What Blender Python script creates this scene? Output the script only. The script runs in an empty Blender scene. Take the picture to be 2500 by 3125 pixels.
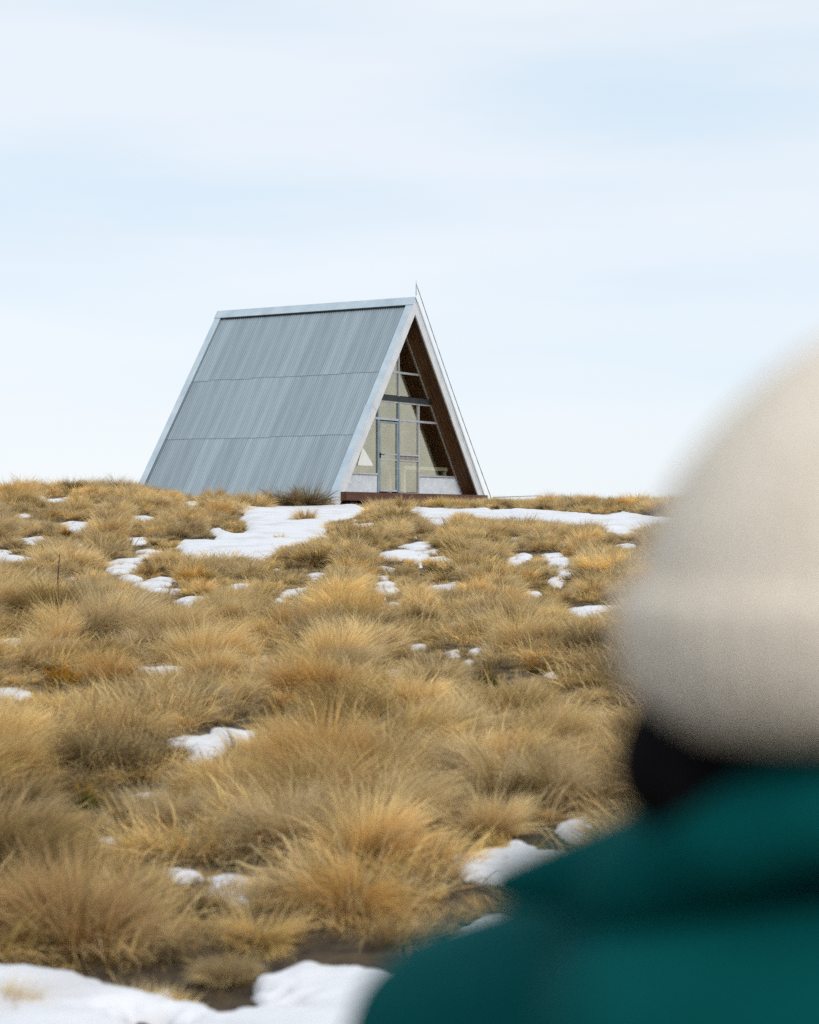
import bpy, bmesh, math, random
import numpy as np
from mathutils import Vector, Matrix

# ------------------------------------------------------------------ camera, sky, sun, exposure
SC = bpy.context.scene
EYE = 1.66                      # eye height above the ground at the camera
F, HY, CX = 6000.0, 1600.0, 1250.0   # focal length, horizon row and centre column in photograph pixels
cam_d = bpy.data.cameras.new('camera')
cam = bpy.data.objects.new('camera', cam_d)
SC.collection.objects.link(cam)
SC.camera = cam
cam.location = (0, 0, EYE)
cam.rotation_euler = (math.radians(90) + math.atan(37.5 / F), 0, 0)
cam_d.sensor_fit = 'HORIZONTAL'
cam_d.sensor_width = 24.0
cam_d.lens = 24.0 * F / 2500.0
cam_d.clip_start = 0.05
cam_d.clip_end = 6000
cam_d.dof.use_dof = True
cam_d.dof.focus_distance = 36.0
cam_d.dof.aperture_fstop = 2.5
cam_d.dof.aperture_blades = 0

SUN_DIR = Vector((0.45, -0.72, 0.60)).normalized()
elev = math.asin(SUN_DIR.z)
azim = math.atan2(SUN_DIR.x, SUN_DIR.y)
world = bpy.data.worlds.new('World')
SC.world = world
world.use_nodes = True
wn, wl = world.node_tree.nodes, world.node_tree.links
wn.clear()
w_out = wn.new('ShaderNodeOutputWorld')
w_bg = wn.new('ShaderNodeBackground')
w_bg.inputs['Strength'].default_value = 0.10
w_sky = wn.new('ShaderNodeTexSky')
w_sky.sky_type = 'NISHITA'
w_sky.sun_disc = False
w_sky.sun_elevation = elev
w_sky.sun_rotation = azim
w_sky.altitude = 1500
w_sky.air_density = 1.0
w_sky.dust_density = 1.5
w_tc = wn.new('ShaderNodeTexCoord')
w_map = wn.new('ShaderNodeMapping')
w_map.inputs['Scale'].default_value = (2.2, 2.2, 16.0)
w_map.inputs['Location'].default_value = (0.3, 0.0, 0.55)
w_map.inputs['Rotation'].default_value = (0, math.radians(-3), 0)
w_n1 = wn.new('ShaderNodeTexNoise')
w_n1.inputs['Scale'].default_value = 1.5
w_n1.inputs['Detail'].default_value = 5
w_n1.inputs['Roughness'].default_value = 0.45
w_ramp = wn.new('ShaderNodeValToRGB')
w_ramp.color_ramp.elements[0].position = 0.30
w_ramp.color_ramp.elements[0].color = (7.5, 8.8, 9.95, 1)      # thin blue veil
w_ramp.color_ramp.elements[1].position = 0.62
w_ramp.color_ramp.elements[1].color = (9.0, 9.62, 10.25, 1)       # bright cloud sheet
w_mix = wn.new('ShaderNodeMixRGB')
w_mix.inputs['Fac'].default_value = 0.88
wl.new(w_tc.outputs['Generated'], w_map.inputs['Vector'])
wl.new(w_map.outputs['Vector'], w_n1.inputs['Vector'])
wl.new(w_n1.outputs['Fac'], w_ramp.inputs['Fac'])
w_sep = wn.new('ShaderNodeSeparateXYZ'); wl.new(w_tc.outputs['Generated'], w_sep.inputs[0])
w_low = wn.new('ShaderNodeMapRange'); w_low.interpolation_type = 'SMOOTHSTEP'
w_low.inputs['From Min'].default_value = 0.20; w_low.inputs['From Max'].default_value = -0.02
w_low.inputs['To Min'].default_value = 0.0; w_low.inputs['To Max'].default_value = 0.75
wl.new(w_sep.outputs['Z'], w_low.inputs['Value'])
w_mix2 = wn.new('ShaderNodeMixRGB'); w_mix2.inputs['Color2'].default_value = (9.35, 9.75, 10.2, 1)
wl.new(w_low.outputs['Result'], w_mix2.inputs['Fac']); wl.new(w_ramp.outputs['Color'], w_mix2.inputs['Color1'])
wl.new(w_mix2.outputs['Color'], w_mix.inputs['Color2'])
wl.new(w_sky.outputs['Color'], w_mix.inputs['Color1'])
wl.new(w_mix.outputs['Color'], w_bg.inputs['Color'])
wl.new(w_bg.outputs['Background'], w_out.inputs['Surface'])

sun_d = bpy.data.lights.new('sun', 'SUN')
sun_d.energy = 1.5
sun_d.angle = math.radians(12)
sun_d.color = (1.0, 0.95, 0.87)
sun = bpy.data.objects.new('sun', sun_d)
SC.collection.objects.link(sun)
sun.rotation_euler = SUN_DIR.to_track_quat('Z', 'Y').to_euler()
sun.location = SUN_DIR * 60

SC.view_settings.view_transform = 'Standard'
SC.view_settings.look = 'None'
SC.view_settings.gamma = 1
SC.view_settings.use_curve_mapping = False
SC.view_settings.exposure = 0.0
SC.render.engine = 'CYCLES'
SC.cycles.use_denoising = False
SC.cycles.max_bounces = 6
SC.cycles.diffuse_bounces = 4
SC.cycles.use_adaptive_sampling = True
SC.cycles.adaptive_threshold = 0.012
SC.cycles.glossy_bounces = 3
SC.cycles.transmission_bounces = 4
SC.cycles.transparent_max_bounces = 12

RNG = np.random.default_rng(7)
random.seed(7)

# ------------------------------------------------------------------ helpers
def tag(o, label=None, cat=None, group=None, kind=None):
    if label: o['label'] = label
    if cat: o['category'] = cat
    if group: o['group'] = group
    if kind: o['kind'] = kind
    return o

def link(o, parent=None):
    SC.collection.objects.link(o)
    if parent is not None:
        o.parent = parent
    return o

def empty(name, loc=(0, 0, 0), rz=0.0):
    o = bpy.data.objects.new(name, None)
    o.empty_display_size = 0.2
    SC.collection.objects.link(o)
    o.location = loc
    o.rotation_euler = (0, 0, rz)
    return o

def mesh_from(name, verts, faces, mat=None, smooth=False):
    me = bpy.data.meshes.new(name)
    me.from_pydata([tuple(v) for v in verts], [], [tuple(f) for f in faces])
    me.update()
    if mat: me.materials.append(mat)
    if smooth:
        me.polygons.foreach_set('use_smooth', [True] * len(me.polygons))
    return me

def obj(name, me, parent=None):
    return link(bpy.data.objects.new(name, me), parent)

def fix_normals(me):
    bm = bmesh.new(); bm.from_mesh(me)
    bmesh.ops.recalc_face_normals(bm, faces=bm.faces)
    bm.to_mesh(me); bm.free()

def prism(name, poly, y0, y1, mat, parent=None, bevel=0.0):
    """polygon in local (x, z), extruded along local y"""
    n = len(poly)
    v = [(p[0], y0, p[1]) for p in poly] + [(p[0], y1, p[1]) for p in poly]
    f = [tuple(range(n)), tuple(range(2 * n - 1, n - 1, -1))]
    f += [(i, i + n, (i + 1) % n + n, (i + 1) % n) for i in range(n)]
    me = mesh_from(name, v, f, mat)
    fix_normals(me)
    if bevel:
        bm = bmesh.new(); bm.from_mesh(me)
        bmesh.ops.bevel(bm, geom=list(bm.edges), offset=bevel, segments=1, affect='EDGES')
        bm.to_mesh(me); bm.free()
    return obj(name, me, parent)

def box(name, lo, hi, mat, parent=None, bevel=0.0):
    return prism(name, [(lo[0], lo[2]), (hi[0], lo[2]), (hi[0], hi[2]), (lo[0], hi[2])], lo[1], hi[1], mat, parent, bevel)

def tube_mesh(name, pts, radii, mat, sides=8, cap=True):
    pts = [Vector(p) for p in pts]
    if not hasattr(radii, '__len__'): radii = [radii] * len(pts)
    v, f = [], []
    for i, p in enumerate(pts):
        d = (pts[min(i + 1, len(pts) - 1)] - pts[max(i - 1, 0)]).normalized()
        a = d.cross(Vector((0.31, 0.77, 0.55))).normalized()
        b = d.cross(a)
        for k in range(sides):
            t = 2 * math.pi * k / sides
            v.append(p + (a * math.cos(t) + b * math.sin(t)) * radii[i])
    for i in range(len(pts) - 1):
        for k in range(sides):
            k2 = (k + 1) % sides
            f.append((i * sides + k, i * sides + k2, (i + 1) * sides + k2, (i + 1) * sides + k))
    if cap:
        f.append(tuple(range(sides)))
        f.append(tuple(range(len(v) - 1, len(v) - sides - 1, -1)))
    me = mesh_from(name, v, f, mat, True)
    fix_normals(me)
    return me

# ------------------------------------------------------------------ materials
def new_mat(name):
    m = bpy.data.materials.new(name)
    m.use_nodes = True
    return m, m.node_tree.nodes, m.node_tree.links, m.node_tree.nodes['Principled BSDF']

def noise_mat(name, c1, c2, scale=4.0, rough=0.7, metal=0.0, stretch=(1, 1, 1), bump=0.0, bump_scale=60.0, obj_var=0.0, spec=0.5, detail=5):
    m, n, l, p = new_mat(name)
    tc = n.new('ShaderNodeTexCoord')
    mp = n.new('ShaderNodeMapping'); mp.inputs['Scale'].default_value = stretch
    tx = n.new('ShaderNodeTexNoise'); tx.inputs['Scale'].default_value = scale; tx.inputs['Detail'].default_value = detail
    mx = n.new('ShaderNodeValToRGB')
    mx.color_ramp.elements[0].position = 0.3; mx.color_ramp.elements[0].color = (*c1, 1)
    mx.color_ramp.elements[1].position = 0.7; mx.color_ramp.elements[1].color = (*c2, 1)
    l.new(tc.outputs['Object'], mp.inputs['Vector']); l.new(mp.outputs['Vector'], tx.inputs['Vector'])
    l.new(tx.outputs['Fac'], mx.inputs['Fac'])
    out = mx.outputs['Color']
    if obj_var:
        oi = n.new('ShaderNodeObjectInfo')
        mr = n.new('ShaderNodeMapRange'); mr.inputs['To Min'].default_value = 1 - obj_var; mr.inputs['To Max'].default_value = 1 + obj_var
        l.new(oi.outputs['Random'], mr.inputs['Value'])
        vm = n.new('ShaderNodeVectorMath'); vm.operation = 'SCALE'
        l.new(out, vm.inputs[0]); l.new(mr.outputs['Result'], vm.inputs['Scale'])
        out = vm.outputs['Vector']
    l.new(out, p.inputs['Base Color'])
    p.inputs['Roughness'].default_value = rough
    p.inputs['Metallic'].default_value = metal
    p.inputs['Specular IOR Level'].default_value = spec
    if bump:
        tb = n.new('ShaderNodeTexNoise'); tb.inputs['Scale'].default_value = bump_scale; tb.inputs['Detail'].default_value = 6
        l.new(mp.outputs['Vector'], tb.inputs['Vector'])
        bp = n.new('ShaderNodeBump'); bp.inputs['Strength'].default_value = bump; bp.inputs['Distance'].default_value = 0.02
        l.new(tb.outputs['Fac'], bp.inputs['Height']); l.new(bp.outputs['Normal'], p.inputs['Normal'])
    return m

M = {}
M['soil'] = noise_mat('peat_soil', (0.022, 0.014, 0.007), (0.115, 0.074, 0.034), 9.0, 0.95, bump=1.0, bump_scale=45, detail=9)
M['galv'] = noise_mat('galvanised_iron', (0.27, 0.335, 0.375), (0.40, 0.465, 0.505), 1.1, 0.50, metal=0.35, stretch=(5.0, 0.30, 1), obj_var=0.09)
M['flash'] = noise_mat('zinc_flashing', (0.44, 0.53, 0.60), (0.60, 0.68, 0.74), 2.0, 0.45, metal=0.2)
M['barge'] = noise_mat('white_painted_board', (0.66, 0.685, 0.715), (0.78, 0.80, 0.83), 3.0, 0.55, stretch=(1, 1, 1), bump=0.05)
M['soffit'] = noise_mat('brown_stained_board', (0.080, 0.036, 0.014), (0.20, 0.095, 0.036), 3.0, 0.55, stretch=(1.0, 9.0, 1.0), obj_var=0.25, bump=0.1)
M['lining'] = noise_mat('dark_lining', (0.020, 0.014, 0.010), (0.035, 0.024, 0.016), 2.0, 0.8)
M['deck'] = noise_mat('red_brown_timber', (0.085, 0.032, 0.018), (0.16, 0.062, 0.034), 3.0, 0.65, stretch=(0.6, 8, 8), obj_var=0.2, bump=0.15)
M['frame'] = noise_mat('aluminium_frame', (0.46, 0.48, 0.53), (0.60, 0.61, 0.65), 4.0, 0.4, metal=0.3)
M['frame_blue'] = noise_mat('blue_grey_door_frame', (0.20, 0.27, 0.31), (0.28, 0.36, 0.40), 4.0, 0.45)
M['beam'] = noise_mat('charcoal_beam', (0.022, 0.025, 0.029), (0.040, 0.043, 0.048), 3.0, 0.6)
M['panel'] = noise_mat('pale_corrugated_steel', (0.58, 0.62, 0.67), (0.74, 0.78, 0.82), 6.0, 0.5, metal=0.15)
M['white'] = noise_mat('white_enamel', (0.88, 0.89, 0.86), (0.90, 0.91, 0.88), 2.0, 0.5)
M['black'] = noise_mat('black_iron', (0.012, 0.012, 0.013), (0.02, 0.02, 0.02), 5.0, 0.45)
M['cable'] = noise_mat('steel_cable', (0.26, 0.23, 0.23), (0.50, 0.47, 0.48), 14.0, 0.5, metal=0.5)
M['patterned'] = noise_mat('etched_glass_band', (0.14, 0.13, 0.11), (0.42, 0.40, 0.34), 9.0, 0.6, stretch=(1, 1, 3))
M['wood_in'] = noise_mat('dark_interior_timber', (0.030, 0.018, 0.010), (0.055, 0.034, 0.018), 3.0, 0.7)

# window glass: an old warm tinted pane that mirrors the sky
m, n, l, p = new_mat('warm_tinted_glass')
n.remove(p)
go = n.new('ShaderNodeBsdfGlossy'); go.inputs['Color'].default_value = (0.98, 0.90, 0.70, 1); go.inputs['Roughness'].default_value = 0.03
tr = n.new('ShaderNodeBsdfTransparent'); tr.inputs['Color'].default_value = (0.88, 0.89, 0.85, 1)
fr = n.new('ShaderNodeMixShader'); fr.inputs['Fac'].default_value = 0.33
tn = n.new('ShaderNodeTexNoise'); tn.inputs['Scale'].default_value = 1.6; tn.inputs['Detail'].default_value = 4
tcn = n.new('ShaderNodeTexCoord'); l.new(tcn.outputs['Object'], tn.inputs['Vector'])
mr = n.new('ShaderNodeMapRange'); mr.inputs['To Min'].default_value = 0.24; mr.inputs['To Max'].default_value = 0.42
l.new(tn.outputs['Fac'], mr.inputs['Value']); l.new(mr.outputs['Result'], fr.inputs['Fac'])
l.new(tr.outputs[0], fr.inputs[1]); l.new(go.outputs[0], fr.inputs[2])
l.new(fr.outputs[0], n['Material Output'].inputs['Surface'])
M['glass'] = m

# snow
m, n, l, p = new_mat('old_snow')
p.inputs['Base Color'].default_value = (0.87, 0.87, 0.90, 1)
p.inputs['Roughness'].default_value = 0.65
p.inputs['Specular IOR Level'].default_value = 0.25
geo = n.new('ShaderNodeNewGeometry')
t1 = n.new('ShaderNodeTexNoise'); t1.inputs['Scale'].default_value = 9; t1.inputs['Detail'].default_value = 8; t1.inputs['Roughness'].default_value = 0.6
l.new(geo.outputs['Position'], t1.inputs['Vector'])
bp = n.new('ShaderNodeBump'); bp.inputs['Strength'].default_value = 0.45; bp.inputs['Distance'].default_value = 0.04
l.new(t1.outputs['Fac'], bp.inputs['Height']); l.new(bp.outputs['Normal'], p.inputs['Normal'])
t2 = n.new('ShaderNodeTexNoise'); t2.inputs['Scale'].default_value = 1.7; t2.inputs['Detail'].default_value = 6
l.new(geo.outputs['Position'], t2.inputs['Vector'])
rp = n.new('ShaderNodeValToRGB')
rp.color_ramp.elements[0].position = 0.30; rp.color_ramp.elements[0].color = (0.66, 0.63, 0.62, 1)
rp.color_ramp.elements[1].position = 0.5; rp.color_ramp.elements[1].color = (0.80, 0.79, 0.81, 1)
l.new(t2.outputs['Fac'], rp.inputs['Fac']); l.new(rp.outputs['Color'], p.inputs['Base Color'])
M['snow'] = m

def grass_mat(name, low, mid, tip, var=0.22):
    m, n, l, p = new_mat(name)
    at = n.new('ShaderNodeAttribute'); at.attribute_name = 'blade'
    sp = n.new('ShaderNodeSeparateColor'); l.new(at.outputs['Color'], sp.inputs['Color'])
    rp = n.new('ShaderNodeValToRGB')
    e = rp.color_ramp.elements
    e[0].position = 0.0; e[0].color = (*low, 1)  # brown blade base, painted darker to stand for shade deep in the clump
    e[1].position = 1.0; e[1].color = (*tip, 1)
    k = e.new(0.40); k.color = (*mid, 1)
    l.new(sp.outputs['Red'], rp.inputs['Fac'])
    # each blade its own tone, each clump its own tone, slow drift over the slope
    oi = n.new('ShaderNodeObjectInfo')
    geo = n.new('ShaderNodeNewGeometry')
    tx = n.new('ShaderNodeTexNoise'); tx.inputs['Scale'].default_value = 0.22; tx.inputs['Detail'].default_value = 3
    l.new(geo.outputs['Position'], tx.inputs['Vector'])
    def rng(sock, a, b):
        r = n.new('ShaderNodeMapRange'); r.inputs['To Min'].default_value = a; r.inputs['To Max'].default_value = b
        l.new(sock, r.inputs['Value']); return r.outputs['Result']
    def mul(a, b):
        q = n.new('ShaderNodeMath'); q.operation = 'MULTIPLY'; l.new(a, q.inputs[0]); l.new(b, q.inputs[1]); return q.outputs[0]
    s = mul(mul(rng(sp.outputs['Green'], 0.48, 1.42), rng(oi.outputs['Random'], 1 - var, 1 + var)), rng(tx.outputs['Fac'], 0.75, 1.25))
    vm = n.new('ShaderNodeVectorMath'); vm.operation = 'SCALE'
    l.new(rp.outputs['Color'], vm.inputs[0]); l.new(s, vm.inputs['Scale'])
    hs = n.new('ShaderNodeHueSaturation')
    l.new(vm.outputs['Vector'], hs.inputs['Color'])
    l.new(rng(oi.outputs['Random'], 0.88, 1.12), hs.inputs['Saturation'])
    l.new(rng(sp.outputs['Blue'], 0.485, 0.512), hs.inputs['Hue'])
    di = n.new('ShaderNodeBsdfDiffuse'); tl = n.new('ShaderNodeBsdfTranslucent')
    l.new(hs.outputs['Color'], di.inputs['Color']); l.new(hs.outputs['Color'], tl.inputs['Color'])
    mx = n.new('ShaderNodeMixShader'); mx.inputs['Fac'].default_value = 0.27
    l.new(di.outputs[0], mx.inputs[1]); l.new(tl.outputs[0], mx.inputs[2])
    n.remove(p)
    l.new(mx.outputs[0], n['Material Output'].inputs['Surface'])
    return m
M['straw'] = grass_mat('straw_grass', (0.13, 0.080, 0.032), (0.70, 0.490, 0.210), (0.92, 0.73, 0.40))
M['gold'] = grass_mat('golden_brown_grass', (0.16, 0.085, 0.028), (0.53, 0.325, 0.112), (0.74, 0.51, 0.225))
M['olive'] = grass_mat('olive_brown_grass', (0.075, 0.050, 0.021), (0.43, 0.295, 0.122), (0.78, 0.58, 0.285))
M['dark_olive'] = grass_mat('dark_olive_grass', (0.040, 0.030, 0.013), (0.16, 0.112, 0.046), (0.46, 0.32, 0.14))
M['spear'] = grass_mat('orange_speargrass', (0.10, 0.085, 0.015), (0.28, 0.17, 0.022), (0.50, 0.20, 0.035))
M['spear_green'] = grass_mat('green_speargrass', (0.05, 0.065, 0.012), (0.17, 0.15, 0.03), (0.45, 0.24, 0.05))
M['stalk'] = noise_mat('dead_flower_stalk', (0.06, 0.035, 0.025), (0.12, 0.075, 0.05), 20, 0.9)

# ------------------------------------------------------------------ terrain
PD = np.array([-60, 0, 4, 6, 8, 10, 15, 20, 25, 30, 35, 40, 45, 50, 55, 60, 70, 100, 180, 400, 1000, 2600.])
PZ = np.array([-1.9, -1.66, -1.64, -1.585, -1.52, -1.44, -1.215, -.975, -.72, -.465, -.20, .045, .27, .44, .50, .48, .25, -1.6, -7.5, -26, -70, -190.])
def profile(d):
    d = np.asarray(d, float)
    s = 0
    for k, w in ((-1.5, .2), (-.75, .2), (0, .2), (.75, .2), (1.5, .2)):
        s = s + w * np.interp(d + k, PD, PZ)
    return s
def ground(x, y):
    x = np.asarray(x, float); y = np.asarray(y, float)
    z = profile(y) + EYE
    near = np.clip(1 - np.abs(y - 25) / 60, 0, 1)
    z = z + near * (0.035 * np.sin(x * 1.1 + 0.7 * y) + 0.03 * np.sin(0.83 * y - x * 0.6 + 1.3) + 0.018 * np.sin(2.3 * x + 1.9 * y))
    z = z + 0.42 * np.exp(-((x + 8.2) / 3.0) ** 2 - ((y - 47) / 6.5) ** 2)
    return z

ys = np.concatenate([np.arange(-40, -4, 2), np.arange(-4, 24, .25), np.arange(24, 72, .5), 72 * 1.09 ** np.arange(0, 41)])
hx = np.concatenate([np.arange(0, 12, .4), 12 * 1.13 ** np.arange(0, 44)])
xs = np.concatenate([-hx[:0:-1], hx])
X, Y = np.meshgrid(xs, ys)
Z = ground(X, Y)
nx, ny = len(xs), len(ys)
vv = np.stack([X.ravel(), Y.ravel(), Z.ravel()], 1)
ii = (np.arange(ny - 1)[:, None] * nx + np.arange(nx - 1)[None, :]).ravel()
ff = np.stack([ii, ii + 1, ii + nx + 1, ii + nx], 1)
g = obj('ground', mesh_from('ground', vv.tolist(), ff.tolist(), M['soil'], True))
tag(g, 'dark peaty soil of the slope under the tussocks', kind='structure')

def to_px(x, y, z):
    return CX + F * x / y, HY - F * (z - EYE) / y
DS = np.concatenate([np.arange(3.0, 20, .02), np.arange(20, 75, .05)])
def px_ground(px, py, lift=0.0):
    """where the ray through a photograph pixel meets the slope"""
    xr = (px - CX) / F * DS
    hit = (EYE + (HY - py) / F * DS) <= ground(xr, DS) + lift
    i = int(np.argmax(hit)) if hit.any() else len(DS) - 1
    d = DS[i]
    return np.array([(px - CX) / F * d, d])

def inside(poly, x, y):
    poly = np.asarray(poly); x = np.asarray(x); y = np.asarray(y)
    r = np.zeros(np.broadcast(x, y).shape, bool)
    j = len(poly) - 1
    for i in range(len(poly)):
        xi, yi = poly[i]; xj, yj = poly[j]
        if yi != yj:
            r ^= ((yi > y) != (yj > y)) & (x < (xj - xi) * (y - yi) / (yj - yi) + xi)
        j = i
    return r

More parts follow.
